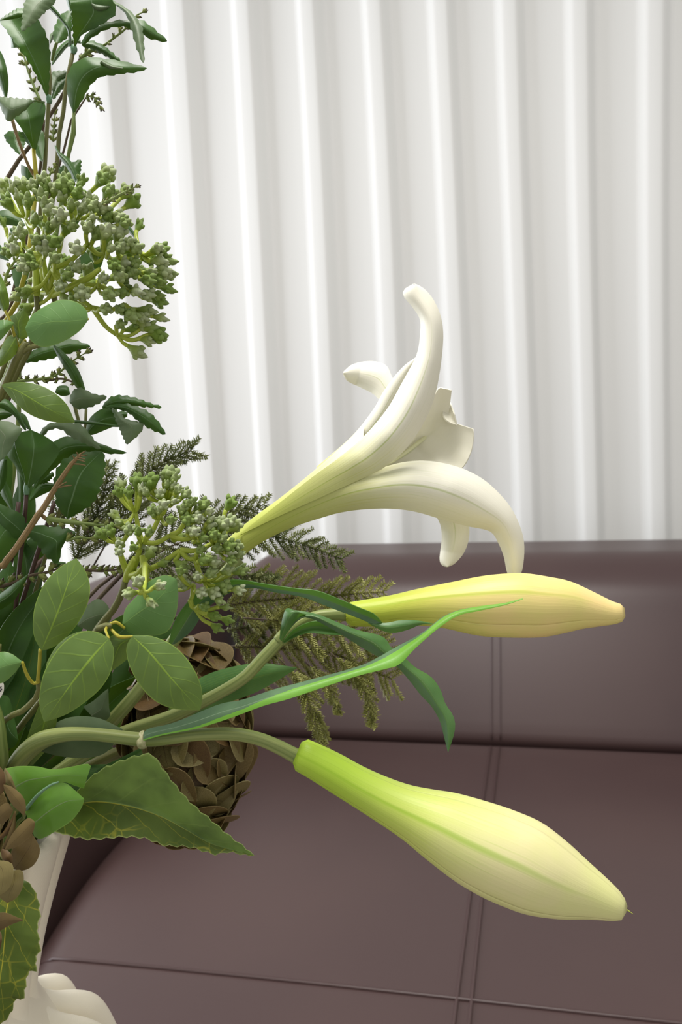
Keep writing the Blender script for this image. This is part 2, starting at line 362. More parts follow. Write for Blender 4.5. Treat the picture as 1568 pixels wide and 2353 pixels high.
MT['bud_lo'] = lily_mat('green_lily_bud', (172, 204, 64), (202, 214, 108), (222, 222, 152), (150, 188, 44), (228, 220, 166), .3, .62, ribn=1, ribw=.06)
def vase_mat():
    t = NT('cream_ceramic'); uvv, u, v = t.uv()
    wv = t.n('ShaderNodeTexWave', bands_direction='Y'); wv.inputs['Scale'].default_value = 120; wv.inputs['Distortion'].default_value = .4
    t.l(uvv, wv.inputs[0]); nz = t.noise(30, 3)
    col = t.mix(t.math('MULTIPLY', nz, .6), lin((245, 237, 216)), lin((231, 221, 196)))
    return t.finish(col, .38, .45, 0, bump=wv.outputs[0], bstr=.12, bdist=.0006)
MT['vase'] = vase_mat()
def leather():
    t = NT('mauve_leather'); nz = t.noise(3, 3); vo = t.n('ShaderNodeTexVoronoi'); vo.inputs['Scale'].default_value = 420
    tc = t.n('ShaderNodeTexCoord'); t.l(tc.outputs['Object'], vo.inputs[0])
    col = t.mix(t.step(nz, .3, .7), lin((65, 49, 48)), lin((70, 53, 51)))
    rg = t.math('ADD', .30, t.math('MULTIPLY', nz, .12))
    return t.finish(col, rg, .36, 0, bump=vo.outputs[0], bstr=.06, bdist=.0006)
MT['leather'] = leather()
def cloth():
    t = NT('sheer_curtain'); nz = t.noise(1.0, 2, None, (400, 400, 3))
    col = t.mix(t.math('MULTIPLY', nz, .15), lin((231, 231, 228)), lin((218, 218, 214)))
    return t.finish(col, .85, .1, .42)
MT['cloth'] = cloth()
def plain(name, c, rough=.6, c2=None, scale=8):
    t = NT(name); nz = t.noise(scale, 4); return t.finish(t.mix(nz, lin(c), lin(c2 or c)), rough, .3)
MT['cream'] = plain('lily_rib', (226, 226, 190), .45, (214, 214, 170), 30)
MT['floor'] = plain('floor_tiles', (176, 168, 160), .4, (158, 150, 144))
MT['wood'] = plain('table_wood', (120, 88, 62), .4, (96, 68, 48), 20)
MT['foot'] = plain('sofa_feet', (50, 40, 36), .4)
MT['tagw'] = plain('tag_paper', (226, 222, 210), .6)
MT['ink'] = plain('ink', (30, 30, 32), .6)
MT['foam'] = plain('floral_foam', (42, 58, 34), .9, (30, 42, 26), 60)

# ------------------------------------------------------------------ setting
YAW = math.radians(-13.5); SEAT = .43
SX = np.array([math.cos(YAW), math.sin(YAW), 0]); SY = np.array([-math.sin(YAW), math.cos(YAW), 0])
SO = np.array([.266, 1.473, 0])                       # seat/back crease at the centre seam
def sofa_w(x, y, z): return SO+SX*x+SY*y+np.array([0, 0, z])
fl = mesh('floor', [(-4, -3, 0), (4.5, -3, 0), (4.5, 4, 0), (-4, 4, 0)], [(0, 1, 2, 3)], MT['floor'], smooth=False); fl['kind'] = 'structure'
# curtain: vertical pleats, each a flat panel that turns into a narrow proud fold
CY = .62
def s_on_curtain(px, py=0):
    d = Fv+Rv*(px-784)/FPX-Uv*(py-1176.5)/FPX
    n = SY; t = ((SO+SY*CY-CAM)@n)/(d@n); w = CAM+d*t
    return (w-SO)@SX
def build_curtain():
    edges = [s_on_curtain(x, 0) for x in (-90, 70, 245, 424, 572, 722, 880, 1038, 1200, 1362, 1535)]   # right rims of the proud folds
    per = edges[-1]-edges[-2]
    while edges[0] > -3.2: edges.insert(0, edges[0]-per*(.9+.2*random.random()))
    while edges[-1] < 2.6: edges.append(edges[-1]+per*(.9+.25*random.random()))
    prof = []
    for a, b in zip(edges[:-1], edges[1:]):
        w = b-a; j = random.uniform(.85, 1.15)
        for t, dpt in ((0.0, .0), (.022, .026*j), (.08, .040*j), (.30, .034*j), (.50, .032*j), (.66, .029*j), (.705, .008*j), (.73, .0), (.86, -.004), (.97, -.004)):
            prof.append((a+w*t, dpt))
    pr = np.array(prof); ss = []; dd = []
    n = 1800; ss = np.linspace(pr[0, 0], pr[-1, 0], n); dd = np.interp(ss, pr[:, 0], pr[:, 1])
    dd = np.convolve(np.pad(dd, 2, mode='edge'), np.ones(5)/5, 'valid')
    zs = np.linspace(.02, 2.7, 14); vs = []
    for z in zs:
        for i in range(n):
            g = 1+.12*math.sin(z*1.7+ss[i]*3)
            w = SO+SX*(ss[i]+.006*math.sin(z*2.1+ss[i]*5))+SY*(CY+dd[i]*g*.72)+np.array([0, 0, z])
            vs.append(w)
    root = empty('sheer_curtain', SO+SY*CY, 'white sheer curtain hanging in soft vertical folds behind the sofa', 'curtain')
    o = mesh('curtain_fabric', vs, grid_faces(14, n), MT['cloth'], root)
    vs2, f2, uv2 = frame_tube([SO+SX*s+SY*CY+np.array([0, 0, 2.69]) for s in np.linspace(pr[0, 0], pr[-1, 0], 12)], [.014]*12, 10)
    mesh('curtain_rail', vs2, f2, MT['foot'], root, uv2)
build_curtain()
# ------------------------------------------------------------------ sofa
def axis_samples(h, r, n):
    a = list(np.linspace(-h+r, h-r, n)); e = [h-r+r*math.tan(math.radians(x))/1.0 for x in (9, 18, 27, 36, 45)]
    return [-x for x in reversed(e)]+a+e
def softbox(c, h, r, n=(14, 14, 6), bulge=0.0):
    ax = [axis_samples(h[k], r, n[k]) for k in range(3)]; V = {}; vs = []; fs = []
    def vid(i, j, k):
        key = (i, j, k)
        if key not in V:
            p = np.array([ax[0][i], ax[1][j], ax[2][k]]); q = np.clip(p, [-h[0]+r, -h[1]+r, -h[2]+r], [h[0]-r, h[1]-r, h[2]-r])
            d = p-q; l = np.linalg.norm(d); w = q+d/l*r if l > 1e-9 else p
            if bulge: w[2] += (bulge*(1-(p[0]/h[0])**4)*(1-(p[1]/h[1])**2) if p[2] > 0 else 0)
            V[key] = len(vs); vs.append(w+np.array(c))
        return V[key]
    N = [len(a) for a in ax]
    for A in range(3):
        B, D = (A+1) % 3, (A+2) % 3
        for side in (0, N[A]-1):
            for i in range(N[B]-1):
                for j in range(N[D]-1):
                    q = []
                    for (di, dj) in ((0, 0), (1, 0), (1, 1), (0, 1)):
                        ix = [0, 0, 0]; ix[A] = side; ix[B] = i+di; ix[D] = j+dj; q.append(vid(*ix))
                    fs.append(tuple(q if side else reversed(q)))
    return np.array(vs), fs
def sofa_part(name, c, h, r, root, bulge=0.0, deform=None, n=(14, 14, 6), mat=None):
    v, f = softbox(c, h, r, n, bulge)
    if deform: v = np.array([deform(*p) for p in v])
    return mesh(name, [sofa_w(*p) for p in v], f, mat or MT['leather'], root)
def top_z(x, y): return SEAT
sofa = empty('leather_sofa', sofa_w(0, -.4, 0), 'mauve brown leather sofa with stitched seams under the curtain', 'sofa')
XL, XR = -.575, 1.75
YF = -.98; SEATH = .17
def seat_def(x, y, z):
    t = min(1, max(0, (-.42-y)/.45)); t = t*t*(3-2*t)
    if x < 0: x = x*(1-.10*t)
    if z > SEAT-.03:
        z -= .012*max(0, 1-abs(x-0)/.05)*0
    return (x, y, z)
sofa_part('seat_cushion', ((XL+XR)/2, (YF+.02)/2, SEAT-SEATH/2), ((XR-XL)/2, (.02-YF)/2, SEATH/2), .075, sofa, .012, seat_def, (40, 24, 5))
BT = .308
def back_def(x, y, z):
    h = z-SEAT; y2 = y+.18*max(0, h)/BT
    return (x, y2, z+.012*x*0)
back_c = (((-.555)+XR)/2, .13, SEAT+BT/2-.03); back_h = ((XR+.555)/2, .13, BT/2+.03)
sofa_part('back_cushion', back_c, back_h, .07, sofa, 0, back_def, (30, 6, 14))
sofa_part('base', ((XL-.3+XR)/2, (YF+.3)/2+.03, .16), ((XR-XL+.3)/2, (.27-YF)/2, .10), .02, sofa, n=(6, 6, 4))
def arm_def(x, y, z):
    t = min(1, max(0, (-.10-y)/.5)); t = t*t*(3-2*t)
    if z > SEAT: z = SEAT+(z-SEAT)*(1-.90*t)
    tf = min(1, max(0, (-.42-y)/.45)); tf = tf*tf*(3-2*tf)
    return (x+.052*tf+(.012 if x > -.65 else 0), y+.10*max(0, z-SEAT)/BT*(1-t), z)
sofa_part('armrest', (-.722, -.36, (SEAT+BT-.01+.08)/2), (.135, .63, (SEAT+BT-.01-.08)/2), .06, sofa, 0, arm_def, (8, 26, 18))
for x, y in ((-.7, -.9), (1.6, -.9), (-.7, .2), (1.6, .2)):
    v, f, u = frame_tube([sofa_w(x, y, 0), sofa_w(x, y, .07)], [.018, .025], 12); mesh('foot', v, f, MT['foot'], sofa, u)
def seat_top(x, y):
    h = (np.array([(XR-XL)/2, (.02-YF)/2])); c = ((XL+XR)/2, (YF+.02)/2)
    t = min(1, max(0, (-.42-y)/.45)); t = t*t*(3-2*t); xu = x/(1-.10*t) if x < 0 else x
    px, py = (xu-c[0]), (y-c[1])
    z = SEAT+.012*(1-(px/h[0])**4)*(1-(py/h[1])**2); r = .075
    ex = max(0, abs(px)-(h[0]-r)); ey = max(0, abs(py)-(h[1]-r)); e = min(r, math.hypot(ex, ey))
    return z-(r-math.sqrt(r*r-e*e))
def seam(pts, name='seam', r=.0022):
    tubew(sofa, [sofa_w(*p) for p in pts], [r], MT['leather'], name, 6, 2*len(pts))
ys = np.linspace(-.96, .0, 22)
for o in (-.0075, .0075): seam([(o, y, seat_top(o, y)+.0006) for y in ys])
xs = np.concatenate([np.linspace(-.505, -.40, 9), np.linspace(-.34, 1.6, 26)])
YS = lambda x: -.706-.0*x
seam([(x, YS(x), seat_top(x, YS(x))+.0006) for x in xs]); 
zz = np.linspace(.0, BT-.03, 14)
for o in (-.008, .008): seam([(o, .0+.18*h/BT-.0004, SEAT+h) for h in zz], r=.0018)
# ------------------------------------------------------------------ vase and table
AX = P(-112, 1930, .43); ZR = AX[2]
MOUTH = (-105, 1990, .43)
def build_vase():
    root = empty('fluted_vase', (AX[0], AX[1], ZR-.30), 'cream ceramic vase with fluted neck and swelling ribbed body holding the bouquet', 'vase')
    prof = [(-.012, .049, 0), (.001, .0525, .01), (.005, .0555, .01), (.004, .0585, .02), (-.001, .0592, .03), (-.008, .0575, .08), (-.03, .0495, .10), (-.055, .0415, .10), (-.075, .0365, .09),
            (-.090, .0335, .10), (-.099, .0345, .16), (-.106, .0380, .26), (-.112, .0450, .36), (-.117, .0540, .42), (-.124, .0620, .42), (-.136, .0680, .38), (-.152, .0730, .34), (-.17, .0770, .30), (-.20, .0800, .18), (-.235, .0760, .12), (-.27, .0700, .08), (-.292, .0620, .04), (-.30, .060, .03)]
    pr = resample([(a, b, c) for a, b, c in prof], 90, True); K = 220; NL = 13; vs = []; uv = []
    for i, (z, r, a) in enumerate(pr):
        for k in range(K):
            th = 2*math.pi*k/K; lob = abs(math.sin(NL*th/2+.25))**.6
            tw = th
            rr = r*(1+a*(lob-.75)); vs.append((AX[0]+rr*math.cos(tw), AX[1]+rr*math.sin(tw), ZR+z)); uv.append((k/K*3, i/90))
    f = grid_faces(90, K, True); f.append(tuple(range(89*K, 90*K))); f = [tuple(reversed(q)) for q in f]
    mesh('body', vs, f, MT['vase'], root, uv)
    vi = []; pi_ = [(-.012, .049), (-.05, .040), (-.085, .030), (-.13, .05), (-.2, .07), (-.29, .05)]
    for z, r in pi_:
        for k in range(48): vi.append((AX[0]+r*math.cos(2*math.pi*k/48), AX[1]+r*math.sin(2*math.pi*k/48), ZR+z))
    mesh('inner_wall', vi, grid_faces(len(pi_), 48, True), MT['vase'], root, [(0, 0)]*len(vi))
    vi = []
    for z, r in [(-.06, .037), (-.03, .042), (-.018, .040), (-.012, .030), (-.010, .001)]:
        for k in range(32): vi.append((AX[0]+r*math.cos(2*math.pi*k/32), AX[1]+r*math.sin(2*math.pi*k/32), ZR+z+.002*math.sin(k*2.2)))
    mesh('floral_foam', vi, grid_faces(5, 32, True), MT['foam'], root, [(0, 0)]*len(vi))
    tz = ZR-.30
    tb = empty('side_table', (AX[0], AX[1], 0), 'small round wooden pedestal table under the cream vase', 'table')
    def lathe(name, pf):
        vv = [(AX[0]+r*math.cos(2*math.pi*k/48), AX[1]+r*math.sin(2*math.pi*k/48), z) for z, r in pf for k in range(48)]
        ff = grid_faces(len(pf), 48, True); ff.append(tuple(reversed(range(48)))); ff.append(tuple(range((len(pf)-1)*48, len(pf)*48)))
        mesh(name, vv, ff, MT['wood'], tb, [(0, 0)]*len(vv), smooth=False)
    lathe('table_top', [(tz-.022, .145), (tz-.018, .15), (tz-.004, .15), (tz, .146)])
    lathe('pedestal', [(.02, .03), (.1, .022), (tz-.1, .022), (tz-.021, .05)])
    lathe('table_base', [(0, .13), (.012, .13), (.022, .06)])
build_vase()

# ------------------------------------------------------------------ lilies
def loft(parent, z, up, lo, d, mat, name, n=44, seg=48, a0=0, a1=360, fac=None, kd=1.0, capped=True, vr=(0, 1)):
    u = resample(Z(z, up), n); l = resample(Z(z, lo), n); dd = np.interp(np.linspace(0, 1, n), np.linspace(0, 1, len(d)), d)
    full = (a1-a0) >= 360; vs = []; uv = []; c = seg if full else seg+1
    for i in range(n):
        A = P(u[i][0], u[i][1], dd[i]); B = P(l[i][0], l[i][1], dd[i]); m_ = (A+B)/2; e = (A-B)/2; r = np.linalg.norm(e)
        view = CAM-m_; view = view-e*(view@e)/max(r*r, 1e-12); view /= np.linalg.norm(view)
        for k in range(c):
            w = k/seg; th = math.radians(a0+(a1-a0)*w); fc = fac(w, i/(n-1), th) if fac else 1.0
            vs.append(m_+(e*math.cos(th)+view*r*kd*math.sin(th))*fc); uv.append((w, vr[0]+(vr[1]-vr[0])*i/(n-1)))
    f = grid_faces(n, c, full)
    if full and capped: f.append(tuple(range(c-1, -1, -1))); f.append(tuple(range((n-1)*c, n*c)))
    o = mesh(name, vs, f, mat, parent, uv)
    if not full: solid(o, .0006, 1)
    return o
GL = 'lily stems reaching out of the vase'
def stemlobe(a, v): return 1+.05*math.cos(5*a)
# open lily
LY = empty('open_lily', P(*MOUTH), 'open white trumpet lily with recurved tepals in front of the curtain', 'flower')
stem(LY, 'p', [(548, 1283, .42, 15), (470, 1375, .42, 15), (400, 1470, .42, 15), (330, 1572, .415, 15), (250, 1664, .414, 16), (120, 1790, .426, 15), (-60, 1930, .43, 13), (-100, 1990, .43, 11)], MT['st_lily'], seg=16, lobes=stemlobe, n=40)
T_UP = [(28, 1285), (45, 1255), (170, 1150), (300, 1055), (420, 960), (550, 850), (630, 775), (665, 735), (700, 692)]
T_LO = [(92, 1360), (110, 1342), (220, 1262), (350, 1198), (480, 1152), (560, 1130), (620, 1117), (660, 1110), (700, 1106)]
tb = loft(LY, 'H', T_UP, T_LO, [.42, .42, .42, .422], MT['lilyfl'], 'trumpet_tube', capped=False,
          fac=lambda w, v, th: (1+.012*math.cos(6*th)*(1-v))*(1-.05*max(0, v-.6)/.4*max(0, math.sin(th)))*(1-.09*max(0, (v-.8)/.2)**2), vr=(0, .58))
solid(tb, .0008, -1)
_u = resample(Z('H', T_UP), 900); _l = resample(Z('H', T_LO), 900); _c = (_u+_l)/2; _r = np.sqrt(((_u-_l)**2).sum(1))/2
def tube_front(x, y):
    i = int(np.argmin((_c[:, 0]-x)**2*.5+(_c[:, 1]-y)**2*.5)); ax_ = (_u[i]-_l[i])/(2*_r[i]); o = np.array([x, y])-_c[i]
    k = min(.995, abs(o@ax_)/_r[i]); r = _r[i]*.42/FPX
    return .42-r*math.sqrt(1-k*k)-.0012
tube_front.v0 = .28; tube_front.v1 = .52
def tube_low(x, y): return tube_front(x, y)+.0007
tube_low.v0 = .24; tube_low.v1 = .46
TP = [
 ([(110, 1228), (300, 1078), (470, 945), (600, 852), (720, 745), (820, 625), (885, 510), (945, 400), (968, 340), (978, 250), (974, 190), (935, 130), (900, 90), (896, 58), (945, 27)],
  [(112, 1232), (300, 1140), (480, 1058), (640, 985), (740, 938), (800, 906), (900, 820), (990, 690), (1048, 540), (1080, 330), (1076, 205), (1040, 110), (990, 50), (945, 27)],
  [.412, .409, .405, .399, .394, .393, .395, .398, .402], [.001, .002, .005, .007, .009, .009, .007, .005, .003], (.05, 1), tube_front),
 ([(120, 1236), (320, 1115), (520, 1005), (680, 940), (800, 908), (900, 884), (1000, 878), (1100, 893), (1200, 925), (1300, 985), (1400, 1090), (1455, 1200), (1472, 1290), (1462, 1400), (1430, 1470)],
  [(125, 1325), (220, 1260), (350, 1197), (500, 1147), (600, 1120), (720, 1105), (850, 1104), (960, 1120), (1080, 1155), (1200, 1187), (1310, 1212), (1352, 1270), (1380, 1340), (1394, 1410), (1430, 1470)],
  [.413, .410, .404, .398, .396, .398, .404, .411, .415], [.001, .003, .007, .011, .012, .011, .008, .005, .002], (.05, 1), tube_low),
 ([(480, 905), (620, 785), (690, 712), (760, 617), (800, 545), (850, 475), (900, 420), (952, 383)],
  [(500, 960), (640, 880), (760, 760), (840, 640), (890, 540), (940, 430), (954, 385)], [.4205, .418, .414, .411, .408], [.002, .003, .003, .001], (.35, .85), None),
 ([(770, 905), (900, 795), (1000, 660), (1055, 535), (1090, 528), (1126, 537)],
  [(770, 930), (900, 915), (1060, 915), (1160, 922), (1215, 845), (1232, 760), (1228, 722)], [.428, .436, .442, .438, .432], [0, -.006, -.012, -.012, -.006], (.45, 1), None),
 ([(860, 520), (832, 460), (815, 425), (780, 405), (720, 400), (650, 415), (605, 452)],
  [(800, 610), (775, 578), (740, 548), (680, 518), (625, 490), (605, 456)], [.428, .432, .436, .434], [.001, .003, .004, .002], (.6, 1), None),
 ([(1040, 1120), (1072, 1180), (1080, 1250), (1070, 1345), (1082, 1376), (1105, 1384)],
  [(1200, 1140), (1209, 1200), (1204, 1260), (1180, 1320), (1140, 1366), (1105, 1384)], [.424, .428, .43, .428], [.001, .004, .005, .002], (.6, 1), None),
 ([(1085, 560), (1112, 585), (1135, 640), (1152, 702)], [(1080, 600), (1085, 660), (1110, 690), (1150, 706)], [.438, .434, .430, .428], [.0, -.003, -.003, 0], (.6, 1), None),
]
far = None
for i, (L_, R_, d, b, vr, sf) in enumerate(TP):
    o_ = sheet(LY, 'H', L_, R_, d, MT['tepal'], 'tepal', n=70 if i < 2 else 40, cols=17, bulge=b, dpow=2.0, thick=.0007, vr=vr, surf=sf,
          mid=[(770, 918), (900, 850), (1000, 765), (1108, 684)] if i == 3 else None)
    if i == 3: far = o_
# inner ridge of the far tepal
stem(far, 'H', [(810, 900, .4285, 6), (900, 838, .434, 9), (1000, 762, .4395, 9), (1095, 692, .4365, 5)], MT['cream'], 'tepal_rib', seg=8)
# upper bud
BU = empty('lily_bud', P(*MOUTH), 'pale yellow closed lily bud lying level before the sofa back', 'flower bud', GL)
bup = [(96, 218), (110, 204), (150, 195), (300, 170), (450, 135), (600, 105), (750, 75), (880, 62), (960, 62), (1050, 75), (1170, 100), (1280, 150), (1370, 195), (1418, 212), (1430, 228)]
blo = [(94, 262), (104, 295), (135, 306), (250, 306), (400, 299), (550, 310), (680, 338), (770, 352), (900, 357), (1040, 355), (1150, 335), (1240, 315), (1370, 298), (1418, 286), (1432, 262)]
def bud(root, z, up, lo, d, mat, angs, bw=62):
    core = loft(root, z, up, lo, d, mat, 'bud_core', n=50, fac=lambda w, v, th: .985-.012*math.sin(math.pi*v))
    for a in angs:
        loft(root, z, up, lo, d, mat, 'tepal', n=50, seg=18, a0=a-bw, a1=a+bw, capped=False,
             fac=lambda w, v, th: .985+(.03*(1-abs(2*w-1)**2.4)-.004)*min(1, 6*v+.2)*min(1, 8*(1-v)+.15)+.012*math.exp(-((w-.5)/.06)**2)*math.sin(math.pi*v))
bud(BU, 'N', bup, blo, [.397, .396, .393, .390, .388], MT['bud_up'], (62, 182, 302))
stem(BU, 'p', [(802, 1411, .397, 17), (770, 1412, .397, 14), (720, 1418, .397, 13), (672, 1445, .396, 13), (645, 1470, .395, 14), (600, 1517, .394, 14), (555, 1562, .393, 14), (470, 1611, .393, 14), (390, 1648, .395, 15), (250, 1700, .40, 15), (60, 1830, .405, 14), (-90, 1985, .43, 11)], MT['st_lily'], seg=16, lobes=stemlobe, n=50)
stem(BU, 'p', [(640, 1474, .395, 15), (652, 1462, .395, 16), (660, 1455, .395, 14)], MT['st_lily'], 'node', seg=16)
sheet(BU, 'p', [(388, 1480), (400, 1430), (430, 1385), (470, 1350), (520, 1334), (560, 1333), (604, 1341), (680, 1352), (728, 1357), (779, 1376), (823, 1395), (861, 1411), (879, 1432)],
      [(402, 1480), (440, 1450), (470, 1405), (505, 1375), (545, 1356), (585, 1351), (632, 1361), (696, 1372), (759, 1396), (823, 1420), (855, 1433), (879, 1434)],
      [.385, .378, .374, .372, .373, .376], MT['lily_g'], n=40, cols=11, fold=-.003, mats=[MT['lily'], MT['lily_g']], split=0, tilt=.002)
sheet(BU, 'G', [(770, 472), (900, 476), (1000, 458), (1120, 458), (1240, 480)], [(780, 480), (880, 531), (960, 545), (1060, 522), (1150, 487), (1240, 482)], [.3755, .374, .376, .380], MT['lily'], 'leaf_tip', n=20, fold=.002)
sheet(BU, 'G', [(170, 405), (225, 383), (400, 412), (560, 475), (700, 528), (880, 575), (940, 655), (1040, 730), (1110, 795), (1220, 860), (1290, 950), (1330, 1060), (1388, 1150), (1396, 1250), (1350, 1403)],
      [(150, 600), (240, 480), (330, 432), (480, 500), (600, 570), (720, 645), (850, 720), (960, 770), (1060, 875), (1150, 990), (1230, 1075), (1290, 1180), (1320, 1290), (1348, 1403)],
      [.386, .382, .380, .380, .378, .376, .374], MT['lily_g'], n=44, cols=11, fold=.004, mats=[MT['lily'], MT['lily_g']], split=0.2)
sheet(BU, 'G', [(135, 590), (145, 500), (165, 410), (190, 368), (235, 388)], [(150, 606), (190, 540), (230, 480), (280, 430), (330, 415)], [.388, .382, .380, .381], MT['lily'], 'leaf_collar', n=16, fold=.004)
sheet(BU, 'G', [(155, 612), (240, 520), (380, 462), (500, 478), (620, 560)], [(170, 618), (260, 570), (350, 546), (460, 556), (620, 564)], [.392, .391, .390, .390], MT['lily_y'], n=20, fold=-.003)
sheet(BU, 'p', [(395, 1600), (470, 1553), (540, 1531), (600, 1524), (640, 1528), (682, 1534)], [(380, 1660), (450, 1640), (520, 1615), (580, 1594), (630, 1568), (682, 1536)], [.405, .404, .402, .400], MT['lily_y'], n=26, fold=.004)
# lower bud
BL = empty('lily_bud', P(*MOUTH), 'green and cream closed lily bud slanting down over the sofa seat', 'flower bud', GL)
up2 = [(98, 52), (112, 42), (130, 44), (250, 100), (350, 155), (450, 200), (550, 235), (650, 255), (750, 272), (900, 315), (1000, 350), (1100, 395), (1200, 470), (1300, 560), (1400, 650), (1440, 695), (1458, 735)]
lo2 = [(66, 132), (66, 148), (76, 160), (130, 190), (250, 265), (400, 360), (520, 440), (620, 520), (740, 610), (850, 675), (950, 720), (1050, 755), (1180, 775), (1300, 778), (1400, 786), (1440, 782), (1452, 758)]
bud(BL, 'I', up2, lo2, [.372, .370, .364, .358, .355], MT['bud_lo'], (78, 198, 318))
stem(BL, 'I', [(1440, 742, .355, 8), (1463, 750, .354, 3), (1487, 766, .353, 1)], MT['st_umbel'], 'stigma', seg=6)
stem(BL, 'p', [(690, 1742, .372, 20), (676, 1736, .372, 17), (640, 1717, .371, 16), (590, 1697, .370, 15), (530, 1687, .369, 15), (450, 1689, .369, 14), (380, 1698, .369, 15), (325, 1700, .369, 16), (200, 1687, .369, 15), (120, 1693, .372, 18), (70, 1718, .38, 22), (25, 1775, .39, 20), (-40, 1880, .41, 15), (-95, 1985, .43, 11)], MT['st_lily'], seg=18, lobes=stemlobe, n=70)
stem(BL, 'p', [(318, 1699, .369, 15), (324, 1700, .369, 20), (332, 1701, .369, 20), (338, 1700, .369, 15)], MT['st_node'], 'node', seg=14, lobes=lambda a, v: 1+.1*math.sin(3*a)+.08*math.cos(5*a))
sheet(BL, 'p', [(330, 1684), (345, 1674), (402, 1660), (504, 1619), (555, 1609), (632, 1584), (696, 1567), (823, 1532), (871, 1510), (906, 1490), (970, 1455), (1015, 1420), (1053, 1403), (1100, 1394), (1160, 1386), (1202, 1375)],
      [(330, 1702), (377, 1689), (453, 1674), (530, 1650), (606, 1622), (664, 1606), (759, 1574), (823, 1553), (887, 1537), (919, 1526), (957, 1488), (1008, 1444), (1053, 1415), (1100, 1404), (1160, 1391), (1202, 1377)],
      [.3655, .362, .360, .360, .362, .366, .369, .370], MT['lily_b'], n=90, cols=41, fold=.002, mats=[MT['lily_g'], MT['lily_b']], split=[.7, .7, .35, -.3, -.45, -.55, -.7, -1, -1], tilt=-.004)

# ------------------------------------------------------------------ umbels
def bud_mesh(ph, knobs, slim):
    """a calyx that swells from the stalk and carries small knobs round a pointed tip"""
    vs = []; uv = []; f = []; rg = random.Random(int(ph*100)+5)
    def blob(c, ax, L, r, S=7, prof=((0, .35), (.25, .85), (.5, 1), (.75, .72), (.92, .34), (1, .05))):
        ax = Vector(ax).normalized(); x = ax.orthogonal().normalized(); y = ax.cross(x); o = len(vs)
        for z, q in prof:
            for k in range(S):
                a = 2*math.pi*k/S; p = Vector(c)+ax*(z*L)+(x*math.cos(a)+y*math.sin(a))*(q*r); vs.append(tuple(p)); uv.append((k/S, max(0, min(1, p.z))))
        f.extend(tuple(o+w for w in q) for q in grid_faces(len(prof), S, True)); f.append(tuple(o+(len(prof)-1)*S+k for k in range(S)))
    blob((0, 0, 0), (0, 0, 1), .82, .25*slim, 9, ((0, .35), (.2, .55), (.45, .95), (.65, 1), (.85, .7), (1, .2)))
    for k in range(knobs):
        a = 2*math.pi*k/knobs+ph; h = .36+.16*(k % 2)+rg.uniform(-.05, .05)
        blob((.15*slim*math.cos(a), .15*slim*math.sin(a), h), (.45*math.cos(a), .45*math.sin(a), .9), rg.uniform(.30, .40), .13*slim, 6)
    blob((.02, 0, .55), (.1*math.cos(ph), .1*math.sin(ph), 1), .45, .13*slim, 6)
    me = bpy.data.meshes.new('bud'); me.from_pydata(vs, [], f)
    ul = me.uv_layers.new(name='UVMap')
    for p in me.loops: ul.data[p.index].uv = uv[p.vertex_index]
    me.polygons.foreach_set('use_smooth', [True]*len(me.polygons)); return me
BM = [bud_mesh(i*1.3, (5, 4, 6, 3, 5)[i], (1.1, 1, 1.25, .85, 1.15)[i]) for i in range(5)]
for b in BM: b.materials.append(MT['bud'])
TB = [bud_mesh(i*1.7, 2+i, .9) for i in range(3)]
for b in TB: b.materials.append(MT['tbud'])
def put(me, name, parent, pos, direc, L, wid=1.0):
    o = bpy.data.objects.new(name, me); C.objects.link(o); o.parent = parent
    q = Vector(direc).to_track_quat('Z', 'Y'); o.rotation_mode = 'QUATERNION'; o.rotation_quaternion = q
    o.location = Vector(pos)-parent_base(parent); o.scale = (L*wid, L*wid, L); return o
def umbel(root, z, buds, hubs, links, base, dc, Rd, cen, rad, big=36, fill=0):
    """hubs: branch points in picture units, links: hub -> parent hub (-1 is the base)"""
    H3 = []
    def dep(x, y, k=1.0):
        rho = ((x-cen[0])/rad[0])**2+((y-cen[1])/rad[1])**2
        return dc-Rd*k*math.sqrt(max(0.0, 1-min(1, rho)))
    hz = [h for h in hubs]
    for h in hz:
        x, y = Z(z, [h[:2]])[0][:2]; H3.append(P(x, y, h[2] if len(h) > 2 else dep(h[0], h[1], .35)))
    b3 = P(*Z(z, [base])[0][:2], dc)
    for h, l in zip(H3, links):
        p = b3 if l < 0 else H3[l]
        mid = (p+h)/2+np.array([0, 0, -.002])
        tubew(root, [p, mid, h], [.0018 if l < 0 else .0013, .0010], MT['st_umbel'], 'branch', 8, 9)
    allb = list(buds)
    for i in range(fill):
        a = random.random()*6.28; r = math.sqrt(random.random())*.85
        allb.append((cen[0]+rad[0]*r*math.cos(a), cen[1]+rad[1]*r*math.sin(a), 1))
    for b in allb:
        x, y = Z(z, [b[:2]])[0][:2]
        back = len(b) > 2 and b[2] == 1
        d = dep(b[0], b[1], random.uniform(-.5, .5) if back else random.uniform(.75, 1.0))
        if len(b) > 3: d = b[3]
        p = P(x, y, d)
        j = min(range(len(hz)), key=lambda q: (hz[q][0]-b[0])**2+(hz[q][1]-b[1])**2+(0 if links[q] is not None else 1e9))
        h = H3[j]; v = p-h; ln = np.linalg.norm(v)
        cdir = p-b3; cdir /= np.linalg.norm(cdir); v = v/max(ln, 1e-6)*.6+cdir*.5+np.array([0, 0, .12]); v /= np.linalg.norm(v)
        L = (big/FPX*d)*random.uniform(.85, 1.2)
        p0 = p-v*L*.5
        m_ = (h+p0)/2-np.array([0, 0, .15*np.linalg.norm(p0-h)])+v*0
        pd = tubew(root, [h, m_, p0-v*.0002, p0+v*L*.1], [.0009, .0008, .0010, .0011], MT['st_umbel'], 'flower_stalk', 6, 9)
        put(random.choice(BM), 'bud', pd, p0, v, L*1.12, random.uniform(.85, 1.1))
